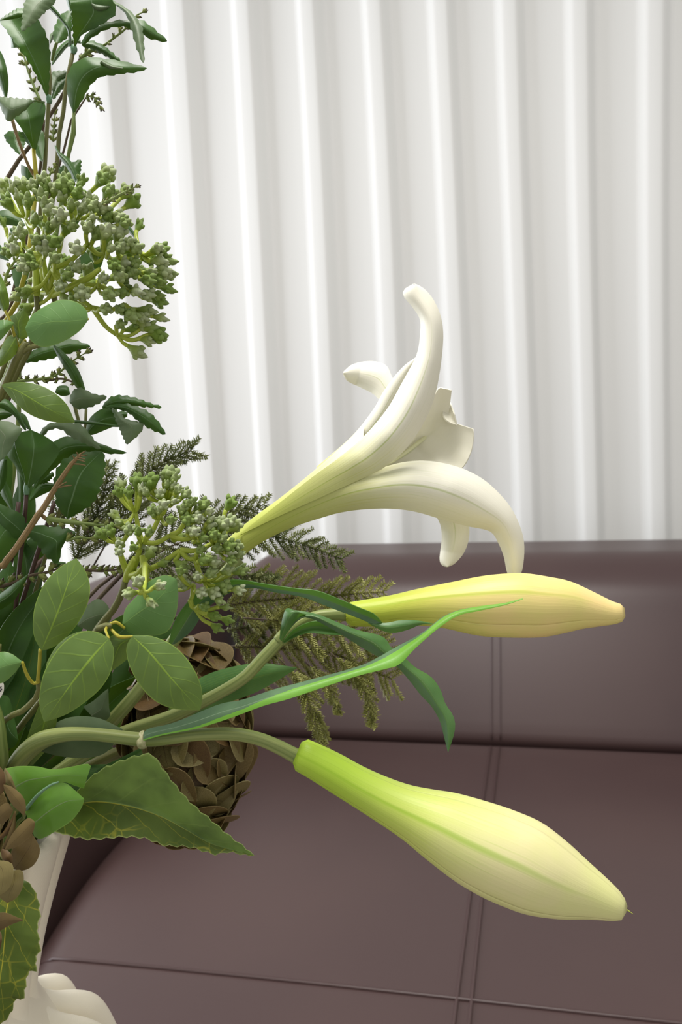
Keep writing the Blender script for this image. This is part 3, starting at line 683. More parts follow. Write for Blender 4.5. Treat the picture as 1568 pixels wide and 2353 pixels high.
UA = empty('bud_cluster', P(*MOUTH), 'domed cluster of grey green buds on yellow stalks above the bluish oval leaf', 'flower', 'green bud clusters')
budsA = [(30, 240), (60, 375), (110, 265), (180, 245), (220, 360), (270, 240), (345, 195), (370, 265), (440, 265), (330, 320), (355, 375), (395, 425), (515, 190), (525, 245), (650, 200), (812, 185), (620, 295), (710, 340), (870, 300), (570, 395), (490, 470), (500, 330), (280, 505), (380, 570), (165, 615), (120, 735), (75, 760), (290, 670), (360, 730), (440, 680), (440, 815), (240, 820), (270, 870), (205, 880), (610, 740), (605, 890), (530, 950), (480, 1035), (580, 1140), (660, 1090), (740, 490), (860, 480), (950, 490), (1000, 530), (850, 605), (950, 620), (890, 735), (970, 730), (1040, 690), (1090, 735), (1250, 740), (1290, 750), (1270, 835), (1335, 838), (910, 870), (1000, 855), (1080, 850), (1060, 925), (820, 980), (960, 960), (1200, 920), (1290, 925), (1350, 948), (1180, 990), (1260, 1000), (1340, 1060), (870, 1100), (980, 1090), (1090, 1080), (1170, 1105), (1250, 1110), (1270, 1155), (840, 1220), (960, 1220), (1040, 1265), (1170, 1235), (1280, 1290), (1120, 1275), (960, 1345), (1060, 1380), (1140, 1335), (1210, 1375), (1265, 1430), (1180, 1470), (1095, 1560), (750, 400), (820, 420), (660, 420), (580, 560), (700, 570), (780, 620), (430, 540), (20, 300), (150, 330)]
hubsA = [(340, 800), (420, 900), (200, 480), (180, 700), (360, 540), (500, 620), (600, 480), (760, 430), (700, 700), (840, 780), (960, 800), (780, 1030), (740, 1210), (940, 1430), (1100, 900), (1050, 1050), (1000, 1180), (480, 980), (60, 640), (600, 300), (350, 340), (1130, 770)]
linksA = [-1, -1, 0, 0, 0, 1, 5, 6, 1, 8, 9, 1, 1, 12, 10, 11, 12, 1, 3, 6, 4, 10]
umbel(UA, 'B', budsA, hubsA, linksA, (395, 1060), .392, .030, (600, 720), (760, 800), 41, 30)
stem(UA, 'B', [(340, 790, .385, 22), (345, 900, .388, 32), (370, 1020, .39, 36), (400, 1100, .392, 28)], MT['st_umbel'], 'sheath', seg=12)
stem(UA, 'B', [(290, 760, .39, 22), (292, 900, .39, 30), (292, 1090, .39, 30), (292, 1120, .39, 24)], MT['st_umbel'], 'sheath', seg=12)
stem(UA, 'B', [(292, 1100, .39, 22), (300, 1240, .395, 24), (250, 1500, .40, 26), (60, 1900, .41, 26), (-200, 2700, .42, 28), (-360, 4300, .43, 30), (-380, 5600, .43, 34)], MT['st_olive'], n=40)
stem(UA, 'B', [(395, 1080, .392, 24), (440, 1160, .395, 24), (350, 1320, .40, 24), (280, 1500, .402, 26)], MT['st_olive'])
stem(UA, 'B', [(400, 1120, .39, 22), (520, 1065, .382, 26), (700, 975, .374, 26), (800, 900, .37, 18)], MT['st_umbel'], 'branch', seg=10)
UB = empty('bud_cluster', P(*MOUTH), 'domed cluster of grey green buds at the throat of the open white lily', 'flower', 'green bud clusters')
budsB = [(205, 305), (190, 345), (250, 350), (305, 285), (325, 330), (355, 345), (390, 275), (370, 300), (440, 355), (465, 250), (500, 240), (520, 270), (480, 300), (515, 310), (545, 330), (590, 355), (520, 400), (460, 420), (430, 455), (400, 460), (570, 450), (600, 415), (630, 405), (660, 450), (700, 420), (500, 510), (600, 510), (660, 500), (690, 480), (730, 460), (740, 510), (640, 580), (610, 570), (740, 550), (790, 530), (820, 540), (850, 530), (760, 600), (810, 620), (700, 620), (195, 525), (140, 580), (85, 595), (250, 570), (310, 580), (370, 585), (190, 650), (195, 700), (280, 675), (780, 680), (850, 665), (895, 665), (860, 705), (905, 710), (680, 690), (700, 750), (760, 765), (860, 750), (740, 830), (840, 815), (915, 815), (560, 820), (660, 850), (580, 890, 0, .367), (430, 905, 0, .346), (310, 885, 0, .345), (260, 950, 0, .346), (380, 1000, 0, .346), (680, 945), (760, 945), (820, 910), (905, 930, 0, .365), (700, 1030), (790, 990), (830, 1035), (760, 1085), (840, 1110), (775, 1155)]
hubsB = [(330, 640), (290, 460), (440, 480), (500, 600), (560, 690), (650, 740), (180, 640), (340, 940, .3465), (700, 870), (620, 985), (640, 1030), (660, 600), (600, 500), (770, 640), (480, 380), (350, 770, .360), (640, 900)]
linksB = [-1, 0, 0, 0, -1, 4, -1, 15, 5, 16, 9, 3, 3, 4, 2, -1, -1]
umbel(UB, 'D', budsB, hubsB, linksB, (250, 840), .378, .026, (520, 660), (480, 520), 36, 18)
stem(UB, 'D', [(290, 740, .372, 20), (262, 800, .375, 28), (240, 850, .377, 24), (232, 876, .378, 18)], MT['st_umbel'], 'sheath', seg=12)
stem(UB, 'D', [(330, 720, .37, 16), (345, 800, .37, 26), (350, 880, .368, 20), (345, 920, .366, 10)], MT['st_umbel'], 'sheath', seg=12)
stem(UB, 'D', [(234, 860, .378, 19), (205, 960, .38, 20), (150, 1060, .382, 21), (60, 1170, .387, 22), (-120, 1500, .40, 24), (-500, 2150, .42, 24), (-780, 2580, .43, 26)], MT['st_olive'], n=30)

# ------------------------------------------------------------------ leafy branches
def branch(name, label, cat, stems, leaves, group=None, stemmat='st_olive', base=None):
    root = empty(name, P(*(base or MOUTH)), label, cat, group)
    for st in stems: stem(root, st[0], st[1], MT[st[2] if len(st) > 2 else stemmat], st[3] if len(st) > 3 else 'stem')
    for lf_ in leaves:
        z, L_, R_, d, mt = lf_[:5]; kw = lf_[5] if len(lf_) > 5 else {}
        sheet(root, z, L_, R_, d, MT[mt], **kw)
    return root
S = dict(teeth=11, amp=2.6, fold=.003)
S8 = dict(teeth=8, amp=2.4, fold=.003)
SN = dict(fold=.003)
V = dict(teeth=10, amp=2.6, fold=-.004)
GS = 'serrated evergreen branches'
branch('evergreen_branch', 'upright serrated evergreen branch with one large leaf curling left, tall above the bud cluster', 'branch',
  [('A', [(388, 470, .42, 14), (402, 600, .42, 15), (392, 780, .42, 17), (378, 1000, .42, 17), (362, 1250, .42, 18), (345, 1463, .42, 18), (230, 2300, .425, 20), (-150, 3400, .43, 22), (-330, 5800, .43, 24), (-330, 6900, .43, 26)], 'st_olive'),
   ('A', [(392, 765, .4195, 18), (393, 800, .4195, 26), (392, 830, .42, 20)], 'st_teal', 'node')],
  [('A', [(372, 770), (335, 680), (240, 500), (140, 360), (70, 260), (0, 168)], [(384, 765), (392, 600), (396, 420), (362, 275), (285, 150), (180, 140)], [.419, .412, .408, .412], 'serr', dict(teeth=11, amp=2.6, fold=-.004, mid=[(378, 768), (330, 620), (260, 460), (170, 290), (90, 158)])),
   ('A', [(0, 160), (80, 110), (140, 75), (192, 80)], [(0, 166), (60, 160), (120, 158), (186, 152)], [.412, .414, .416], 'serr', S8),
   ('A', [(415, 522), (440, 430), (490, 360), (570, 310), (645, 322)], [(416, 524), (480, 445), (540, 375), (600, 345), (648, 350)], [.42, .424, .428], 'serr', SN),
   ('A', [(414, 725), (411, 640), (430, 580), (538, 572)], [(415, 725), (462, 690), (500, 650), (535, 600)], [.421, .428, .43], 'serr_g', S8),
   ('A', [(416, 785), (440, 690), (480, 640), (535, 605)], [(428, 795), (480, 725), (520, 692), (538, 650)], [.42, .425, .43], 'serr', S8),
   ('A', [(398, 320), (402, 280), (420, 262), (430, 265)], [(402, 350), (415, 330), (428, 300), (432, 270)], [.424, .426], 'serr_g', SN),
   ('A', [(85, 290), (90, 340), (92, 384)], [(100, 290), (140, 360), (145, 380)], [.42, .42], 'serr', SN)], GS)
branch('evergreen_branch', 'tall serrated evergreen branch whose top leaves arch over to the right', 'branch',
  [('A', [(590, 395, .41, 16), (565, 520, .41, 17), (530, 680, .412, 17), (510, 880, .412, 17), (470, 1100, .415, 17), (440, 1463, .418, 18), (290, 2300, .436, 20), (-120, 3500, .44, 22), (-330, 5800, .43, 24), (-330, 6900, .43, 26)], 'st_olive'),
   ('A', [(590, 365, .4095, 20), (592, 395, .4095, 28), (585, 430, .41, 18)], 'st_teal', 'node'),
   ('A', [(455, 340, .412, 12), (432, 410, .414, 14), (415, 480, .418, 12)], 'st_green')],
  [('A', [(550, 375), (540, 240), (455, 130), (375, 50)], [(572, 372), (560, 235), (490, 130), (400, 25)], [.409, .405, .40], 'serr', SN),
   ('A', [(448, 352), (430, 300), (450, 200), (510, 110), (572, 88)], [(452, 352), (510, 322), (570, 250), (592, 200), (600, 100)], [.412, .416, .42], 'serr', S8),
   ('A', [(596, 372), (588, 250), (578, 120), (570, 0), (620, -120)], [(606, 372), (650, 282), (760, 222), (870, 152), (925, 90), (860, -60), (700, -130)], [.408, .402, .398, .40], 'serr', dict(teeth=12, amp=2.6, fold=-.004)),
   ('A', [(690, -15), (730, 60), (800, 92), (880, 75), (925, 45)], [(705, -40), (765, 20), (850, 32), (915, 15)], [.400, .396, .396], 'serr_g', SN),
   ('A', [(650, 345), (720, 252), (850, 190), (1000, 165), (1130, 168), (1222, 230), (1337, 328)], [(664, 372), (740, 292), (870, 222), (1010, 210), (1140, 272), (1230, 312), (1337, 330)], [.408, .402, .40, .402, .408], 'serr', S),
   ('A', [(860, -15), (960, 38), (1060, 110), (1130, 220), (1146, 330), (1149, 502)], [(765, 18), (890, 28), (960, 62), (1030, 142), (1070, 272), (1100, 382), (1147, 502)], [.402, .396, .390, .386], 'serr_g', S),
   ('A', [(658, 348), (720, 330), (820, 368), (900, 430), (965, 492)], [(665, 372), (740, 392), (830, 432), (900, 472), (960, 494)], [.41, .412, .416], 'serr', S8),
   ('A', [(330, -60), (215, 0), (190, 110), (180, 200), (174, 246)], [(440, -40), (440, 10), (370, 82), (290, 160), (215, 222), (175, 247)], [.395, .39, .388], 'serr_g', S),
   ('A', [(530, 0), (550, 60), (560, 90)], [(580, -10), (578, 50), (575, 88)], [.412, .414], 'serr', SN)], GS)
branch('evergreen_branch', 'slim serrated evergreen shoot with one leaf folding out to the right', 'branch',
  [('A', [(592, 890, .402, 11), (596, 1000, .404, 15), (580, 1110, .405, 24), (574, 1135, .405, 15), (560, 1180, .406, 15), (520, 1400, .41, 15), (360, 2300, .412, 18), (-100, 3600, .42, 20), (-320, 6900, .43, 24)], 'st_green')],
  [('A', [(585, 902), (548, 760), (545, 620), (590, 520), (700, 465), (830, 475), (1000, 500), (1175, 545)], [(600, 898), (660, 790), (720, 680), (800, 612), (900, 597), (1000, 582), (1080, 576), (1175, 547)], [.401, .395, .390, .392, .398], 'serr', dict(teeth=12, amp=2.2, fold=.004, mid=[(592, 900), (612, 740), (665, 620), (770, 545), (900, 540), (1175, 546)])),
   ('A', [(820, 480), (880, 510), (920, 528), (985, 545)], [(800, 500), (860, 540), (920, 552), (985, 550)], [.389, .388, .389], 'serr_g', SN),
   ('A', [(520, 1463), (500, 1400), (540, 1330), (645, 1280)], [(592, 1463), (636, 1390), (646, 1282)], [.41, .414, .418], 'serr', S8),
   ('A', [(440, 1160), (480, 1220), (550, 1270), (600, 1350), (632, 1425)], [(440, 1172), (470, 1252), (530, 1332), (570, 1402), (592, 1465)], [.404, .40, .398], 'serr', SN),
   ('A', [(460, 1463), (455, 1400), (490, 1340), (522, 1330)], [(500, 1463), (530, 1400), (526, 1340)], [.426, .428], 'serr', S8)], GS)
branch('evergreen_branch', 'short serrated evergreen sprig with a folded leaf beside a bent yellow stalk', 'branch',
  [('A', [(268, 1190, .405, 14), (278, 1280, .406, 19), (292, 1400, .41, 19), (180, 2300, .404, 20), (-150, 3300, .43, 22), (-340, 6900, .43, 24)], 'st_yellow'),
   ('A', [(95, 950, .40, 14), (150, 1130, .402, 13), (225, 1320, .406, 12), (275, 1410, .41, 13)], 'st_dead')],
  [('A', [(262, 1196), (220, 1110), (160, 1010), (108, 930), (150, 850)], [(288, 1196), (325, 1060), (357, 930), (358, 830), (300, 812)], [.405, .398, .395, .398], 'serr', dict(fold=-.004, mid=[(272, 1196), (250, 1060), (230, 940), (200, 850)])),
   ('A', [(360, 815), (240, 803), (110, 792), (-30, 776)], [(358, 830), (272, 815), (200, 880), (120, 935), (70, 970), (20, 880), (-20, 800)], [.394, .388, .386, .39], 'serr_g', S),
   ('A', [(38, 775), (0, 680), (-60, 500), (-40, 380)], [(55, 775), (66, 660), (46, 520), (5, 415), (-40, 380)], [.41, .405, .41], 'serr', SN),
   ('A', [(155, 1238), (90, 1170), (42, 1100), (70, 1058), (155, 1050)], [(165, 1228), (197, 1140), (182, 1090), (158, 1052)], [.41, .414, .416], 'serr', S8),
   ('A', [(335, 1295), (250, 1180), (180, 1110), (140, 1058)], [(346, 1275), (357, 1150), (342, 1050), (262, 1048)], [.412, .416, .418], 'serr', SN),
   ('A', [(170, 1318), (174, 1400), (215, 1470)], [(272, 1360), (275, 1420), (250, 1470)], [.412, .414], 'serr', SN)], GS)
# mid-height evergreen foliage
branch('evergreen_branch', 'serrated evergreen branch with pale backed leaves spreading right below the upper bud cluster', 'branch',
  [('C', [(690, 660, .415, 12), (700, 740, .415, 12), (660, 900, .418, 13), (500, 1400, .425, 15), (200, 2400, .428, 18), (-340, 4300, .43, 22)], 'st_olive'),
   ('C', [(590, 520, .418, 10), (600, 640, .418, 16), (640, 800, .418, 14)], 'st_olive')],
  [('C', [(176, 285), (300, 180), (450, 130), (560, 105), (722, 160)], [(176, 292), (350, 265), (500, 225), (610, 195), (722, 162)], [.41, .414, .42], 'serr', S),
   ('C', [(430, 148), (500, 198), (600, 308), (650, 400), (682, 505)], [(428, 165), (470, 252), (550, 382), (600, 472), (652, 525)], [.40, .398, .40, .41], 'serr', SN),
   ('C', [(558, 605), (575, 540), (640, 497), (750, 545), (854, 562)], [(560, 610), (620, 655), (700, 648), (790, 612), (854, 565)], [.405, .40, .40], 'serr_g', S8),
   ('C', [(818, 645), (880, 580), (960, 558), (1080, 578), (1200, 620), (1292, 646)], [(822, 655), (920, 640), (1050, 632), (1170, 640), (1292, 650)], [.408, .404, .405, .41], 'serr', S),
   ('C', [(840, 645), (960, 618), (1060, 638), (1170, 680), (1250, 750), (1325, 862)], [(880, 655), (960, 662), (1040, 692), (1120, 762), (1220, 822), (1325, 864)], [.406, .402, .40, .402], 'serr', S),
   ('C', [(688, 865), (706, 760), (780, 680), (870, 648), (935, 660), (952, 778)], [(700, 875), (760, 862), (860, 822), (952, 786)], [.412, .408, .406], 'serr', SN),
   ('C', [(895, 650), (960, 700), (1010, 745), (1138, 780), (1120, 850), (1022, 943)], [(900, 662), (938, 760), (970, 832), (990, 882), (1022, 945)], [.404, .400, .398, .398], 'serr_g', S),
   ('C', [(940, 690), (980, 680), (1022, 690)], [(960, 730), (1000, 730), (1018, 720)], [.41, .412], 'serr', SN),
   ('C', [(318, 860), (370, 800), (450, 775), (600, 780), (660, 802), (740, 900), (802, 978)], [(340, 885), (400, 822), (490, 818), (560, 872), (640, 912), (720, 948), (802, 980)], [.404, .398, .394, .396], 'serr_g', S),
   ('C', [(590, 750), (750, 763), (900, 783), (1050, 800)], [(600, 775), (750, 785), (900, 803), (1050, 804)], [.404, .400, .402], 'serr', SN),
   ('C', [(440, 530), (470, 480), (540, 480), (560, 540)], [(450, 535), (490, 555), (530, 555), (560, 545)], [.412, .414], 'serr', SN)], GS)
branch('evergreen_branch', 'broad serrated evergreen branch with a pale midrib on a reddish stem', 'branch',
  [('L', [(318, 690, .408, 24), (305, 900, .41, 26), (275, 1200, .412, 26), (235, 1560, .415, 26), (100, 2600, .42, 26), (-500, 5200, .43, 30)], 'st_red'),
   ('L', [(320, 560, .406, 20), (318, 640, .407, 36), (322, 710, .408, 30)], 'st_teal', 'node')],
  [('C', [(206, 1305), (190, 1180), (118, 950), (140, 860), (250, 830)], [(232, 1295), (330, 1205), (472, 1020), (440, 940), (360, 880), (252, 830)], [.407, .402, .398, .402], 'serr', dict(teeth=0, fold=-.005, mid=[(216, 1310), (245, 1160), (268, 1020), (272, 930), (251, 830)])),
   ('C', [(262, 1292), (360, 1052), (450, 918), (550, 888), (700, 910), (800, 940), (900, 980), (1012, 1010)], [(280, 1302), (380, 1182), (500, 1082), (620, 1032), (760, 1002), (900, 1017), (1012, 1013)], [.407, .41, .412, .412, .41], 'serr', dict(teeth=12, amp=1.8, fold=.004)),
   ('C', [(202, 1262), (120, 1110), (58, 1020), (132, 912)], [(206, 1252), (192, 1150), (166, 1000), (134, 912)], [.41, .408, .406], 'serr', SN),
   ('C', [(236, 1385), (270, 1290), (330, 1243), (445, 1262)], [(240, 1400), (330, 1352), (430, 1302), (447, 1266)], [.412, .416, .418], 'serr', SN),
   ('C', [(300, 1240), (350, 1190), (430, 1175)], [(310, 1260), (380, 1240), (432, 1185)], [.413, .416], 'serr', S8),
   ('C', [(538, 1537), (468, 1440), (444, 1300), (450, 1190), (510, 1080), (640, 1020), (812, 1000)], [(545, 1537), (640, 1482), (740, 1402), (800, 1272), (832, 1150), (832, 1050), (813, 1000)], [.412, .405, .402, .406, .41], 'serr', dict(teeth=12, amp=4, fold=.004))], GS)
branch('evergreen_branch', 'dark serrated evergreen branch crowded along the picture edge with grey leaf backs', 'branch',
  [('L', [(655, 790, .425, 24), (560, 1100, .425, 28), (380, 1640, .425, 28), (100, 2600, .427, 28), (-560, 5200, .43, 30)], 'st_red'),
   ('L', [(225, 800, .425, 28), (150, 1400, .425, 28), (40, 1950, .425, 28), (-300, 3600, .428, 28), (-580, 5200, .43, 28)], 'st_red'),
   ('L', [(600, 1430, .440, 30), (480, 1520, .437, 28), (380, 1640, .427, 26)], 'st_red')],
  [('C', [(-60, 760), (60, 765), (172, 828), (130, 900), (60, 1020), (0, 1078)], [(-80, 800), (-90, 900), (-70, 1000), (0, 1082)], [.395, .39, .388], 'serr_g', S8),
   ('C', [(-20, 600), (60, 588), (150, 690), (212, 832)], [(-20, 640), (100, 702), (160, 782), (202, 834)], [.40, .40, .404], 'serr', SN),
   ('C', [(-20, 660), (40, 665), (100, 700)], [(-20, 750), (40, 740), (100, 710)], [.402, .404], 'serr', SN),
   ('C', [(120, 690), (200, 710), (250, 830)], [(120, 720), (190, 800), (248, 834)], [.412, .412], 'serr', SN),
   ('C', [(-20, 1345), (-30, 1200), (20, 1050), (50, 1080)], [(-10, 1345), (42, 1250), (56, 1150), (50, 1060)], [.40, .398], 'serr', SN),
   ('C', [(20, 1240), (5, 1335), (88, 1465)], [(40, 1230), (92, 1340), (102, 1460)], [.405, .405], 'serr', SN),
   ('C', [(130, 1080), (140, 1200), (150, 1400)], [(165, 1120), (200, 1250), (190, 1420)], [.416, .416], 'serr', SN),
   ('C', [(-40, 1400), (80, 1460), (190, 1520), (205, 1650)], [(-60, 1450), (0, 1600), (80, 1690), (205, 1690)], [.405, .402, .405], 'serr', SN),
   ('L', [(240, 1058), (400, 1085), (600, 1112), (845, 1145), (745, 1330), (698, 1535)], [(285, 1200), (420, 1252), (480, 1332), (540, 1422), (620, 1492), (694, 1536)], [.406, .402, .40, .404], 'serr', dict(teeth=8, amp=3.5, fold=.004)),
   ('L', [(780, 1130), (840, 1140), (905, 1160)], [(780, 1250), (840, 1250), (905, 1200)], [.412, .414], 'serr', SN),
   ('L', [(275, 968), (100, 948), (-40, 980), (-120, 1200)], [(275, 1005), (252, 1200), (140, 1350), (-40, 1560)], [.408, .404, .40], 'serr', SN),
   ('L', [(-40, 1940), (150, 1800), (335, 1675)], [(-40, 2120), (150, 2000), (250, 1850), (335, 1685)], [.404, .402, .404], 'serr', SN),
   ('L', [(590, 1580), (640, 1520), (790, 1530)], [(600, 1600), (680, 1590), (790, 1545)], [.42, .42], 'serr', SN)], GS)
# oval-leaf sprays
RO = dict(fold=.003, n=26, cols=13)
def midl(*p): d = dict(RO); d['mid'] = list(p); return d
branch('oval_leaf_spray', 'spray of four smooth oval leaves with bright veins in front of the lower bud cluster', 'branch',
  [('E', [(700, 770, .352, 24), (770, 748, .350, 26), (800, 745, .348, 12)], 'st_olive', 'node'),
   ('E', [(775, 750, .350, 12), (762, 780, .346, 10), (785, 838, .340, 9)], 'st_yellow', 'petiole'),
   ('E', [(790, 735, .350, 10), (840, 722, .351, 12), (900, 765, .352, 10)], 'st_yellow', 'petiole'),
   ('E', [(800, 770, .349, 10), (860, 825, .346, 14), (960, 822, .341, 8)], 'st_yellow', 'petiole'),
   ('E', [(290, 915, .347, 12), (284, 1020, .349, 13), (272, 1150, .352, 13)], 'st_yellow', 'petiole'),
   ('E', [(160, 1005, .348, 10), (195, 1100, .35, 12), (240, 1160, .352, 12), (285, 1145, .352, 14)], 'st_yellow', 'petiole'),
   ('E', [(275, 1140, .353, 16), (270, 1250, .36, 20), (150, 1370, .37, 22), (0, 1480, .385, 22), (-330, 2200, .425, 22), (-330, 2480, .43, 22)], 'st_olive'),
   ('E', [(720, 765, .352, 22), (560, 950, .368, 22), (300, 1280, .385, 22), (0, 1700, .41, 22), (-330, 2480, .43, 22)], 'st_olive')],
  [('E', [(298, 922), (250, 830), (238, 720), (260, 580), (330, 430), (440, 320), (552, 260)], [(306, 924), (400, 890), (530, 770), (620, 620), (650, 480), (620, 360), (553, 261)], [.347, .343, .343, .348], 'round', midl((300, 922), (380, 740), (450, 560), (552, 261))),
   ('E', [(785, 835), (690, 788), (560, 800), (430, 900), (320, 1080), (286, 1250), (290, 1340), (318, 1437)], [(787, 840), (820, 920), (800, 1070), (730, 1190), (620, 1290), (480, 1382), (322, 1438)], [.340, .335, .334, .338], 'round', midl((786, 838), (660, 980), (520, 1160), (320, 1437))),
   ('E', [(950, 826), (913, 900), (930, 1020), (1000, 1160), (1110, 1280), (1250, 1342), (1442, 1354)], [(960, 816), (1100, 823), (1250, 890), (1360, 1000), (1432, 1130), (1459, 1250), (1443, 1352)], [.341, .337, .336, .340], 'round', midl((955, 820), (1080, 940), (1240, 1130), (1442, 1353))),
   ('E', [(883, 722), (908, 620), (1000, 520), (1070, 430), (1180, 383), (1272, 408)], [(885, 735), (930, 792), (1060, 818), (1200, 792), (1262, 680), (1285, 540), (1274, 412)], [.353, .352, .352, .354], 'round_b', midl((884, 740), (1000, 650), (1130, 560), (1273, 410))),
   ('E', [(160, 1005), (80, 948), (0, 938), (-110, 1000)], [(160, 1012), (90, 1100), (0, 1160), (-110, 1110)], [.348, .345, .345], 'round_b', RO),
   ('E', [(790, 832), (600, 785), (440, 860), (345, 1000), (330, 1080)], [(790, 840), (640, 880), (500, 990), (400, 1060), (335, 1085)], [.350, .352, .356], 'round', RO),
   ('E', [(960, 828), (880, 815), (790, 830), (770, 960), (798, 1072)], [(962, 832), (940, 920), (918, 980), (860, 1030), (800, 1074)], [.346, .350, .354], 'round', RO),
   ('E', [(560, 740), (600, 640), (640, 590), (710, 553), (775, 600), (802, 690)], [(565, 750), (620, 770), (690, 790), (750, 760), (800, 700)], [.396, .392, .395], 'serr_g', RO)], None)
branch('oval_leaf_spray', 'spray of smooth oval leaves, one bluish and several yellow green, under the upper bud cluster', 'branch',
  [('B', [(215, 1490, .372, 28), (140, 1600, .375, 34), (90, 1720, .378, 34), (0, 1960, .385, 34), (-200, 2700, .40, 34), (-420, 4300, .42, 34), (-380, 5650, .43, 34)], 'st_olive'),
   ('B', [(330, 1510, .37, 16), (240, 1530, .372, 22), (190, 1560, .374, 26)], 'st_olive'),
   ('B', [(40, 1235, .37, 12), (85, 1330, .37, 12), (120, 1450, .373, 14), (150, 1520, .375, 16)], 'st_yellow', 'petiole'),
   ('B', [(205, 1465, .372, 10), (180, 1500, .373, 12), (160, 1530, .374, 14)], 'st_yellow', 'petiole'),
   ('B', [(705, 1300, .356, 10), (560, 1330, .362, 12), (330, 1460, .368, 14), (300, 1515, .371, 14)], 'st_yellow', 'petiole')],
  [('B', [(703, 1290), (692, 1230), (620, 1168), (500, 1146), (380, 1188), (260, 1270), (203, 1372)], [(703, 1312), (640, 1392), (540, 1462), (420, 1512), (320, 1520), (240, 1462), (204, 1376)], [.355, .351, .351, .354], 'round_b', midl((703, 1302), (560, 1320), (400, 1325), (204, 1374))),
   ('B', [(30, 1242), (-40, 1150), (-60, 1000), (-20, 930)], [(40, 1238), (72, 1190), (52, 1060), (5, 950), (-18, 930)], [.37, .366, .37], 'round', RO),
   ('B', [(150, 1455), (90, 1392), (62, 1300), (192, 1228)], [(156, 1455), (222, 1442), (237, 1310), (194, 1229)], [.373, .372, .372], 'round', RO),
   ('B', [(112, 1330), (40, 1308), (-60, 1320)], [(112, 1336), (60, 1402), (0, 1472), (-60, 1500)], [.368, .364, .366], 'round_b', RO),
   ('B', [(125, 1420), (60, 1450), (0, 1560), (-40, 1690)], [(136, 1480), (138, 1560), (60, 1642), (-30, 1700)], [.372, .369, .37], 'round', RO),
   ('C', [(15, 468), (100, 448), (250, 455), (400, 510), (530, 620), (598, 762)], [(20, 482), (80, 562), (180, 662), (300, 732), (450, 767), (597, 770)], [.372, .367, .366, .37], 'round', midl((18, 476), (150, 520), (350, 640), (597, 766)))], None)
branch('evergreen_branch', 'serrated evergreen leaves showing between the stalks of the upper bud cluster', 'branch',
  [('B', [(155, 1110, .430, 12), (160, 1250, .431, 16), (150, 1500, .440, 18), (100, 2600, .444, 20), (-380, 5650, .43, 24)], 'st_green')],
  [('B', [(-20, 440), (60, 428), (150, 478), (204, 550)], [(-20, 548), (80, 548), (150, 558), (204, 553)], [.415, .415], 'serr', SN),
   ('B', [(600, 850), (680, 770), (800, 718), (835, 740)], [(640, 932), (720, 952), (800, 892), (835, 800)], [.415, .415], 'serr', SN),
   ('B', [(150, 1112), (108, 990), (93, 900), (120, 868)], [(160, 1112), (210, 1062), (252, 960), (260, 860), (200, 858)], [.4295, .4285, .4295], 'serr', SN),
   ('B', [(1000, 520), (1060, 585), (1119, 688)], [(1000, 545), (1040, 610), (1117, 690)], [.405, .405], 'serr', SN),
   ('B', [(-20, 680), (30, 750), (72, 832)], [(-40, 780), (0, 812), (70, 834)], [.41, .41], 'serr', SN),
   ('B', [(78, 575), (140, 568), (142, 612)], [(80, 582), (100, 642), (142, 618)], [.41, .41], 'serr', SN),
   ('B', [(560, 470), (620, 440), (640, 500)], [(560, 500), (600, 560), (640, 510)], [.412, .412], 'serr', SN)], GS)
# low dark foliage and the bright cut leaf
branch('lily_leaf_sprig', 'dark lily leaves lying behind the lower lily stem', 'leaf',
  [('F', [(215, 310, .39, 14), (120, 420, .40, 16), (-100, 700, .42, 18), (-260, 985, .43, 20)], 'st_green')],
  [('F', [(205, 312), (280, 190), (400, 124), (560, 124), (712, 190)], [(218, 314), (350, 347), (500, 357), (620, 322), (712, 196)], [.388, .384, .384, .388], 'serr_g', RO),
   ('F', [(225, 60), (180, 180), (150, 290), (152, 400)], [(325, 60), (330, 140), (280, 290), (190, 400)], [.379, .386, .395], 'round', RO),
   ('E', [(600, 1330), (670, 1290), (740, 1230), (780, 1200)], [(720, 1460), (790, 1400), (785, 1330), (780, 1210)], [.40, .40], 'serr_g', RO),
   ('E', [(-20, 1250), (60, 1260), (100, 1400), (132, 1565)], [(-20, 1500), (40, 1620), (100, 1620), (132, 1570)], [.39, .39], 'serr', RO),
   ('F', [(480, 520), (580, 420), (700, 360), (820, 300)], [(490, 560), (620, 480), (740, 420), (830, 330)], [.40, .40], 'lily_y', RO)], None)
def blade(root, mid, w, d, mt, **kw):
    m_ = resample(mid, 14); t = np.gradient(m_, axis=0); t /= np.hypot(t[:, 0], t[:, 1])[:, None]; nn = np.stack([-t[:, 1], t[:, 0]], 1)
    pr = np.array([math.sin(math.pi*min(1, v**.8))**.75*w for v in np.linspace(0.01, .995, 14)])[:, None]
    return sheet(root, 'p', [tuple(q) for q in m_+nn*pr], [tuple(q) for q in m_-nn*pr], d, MT[mt], **kw)
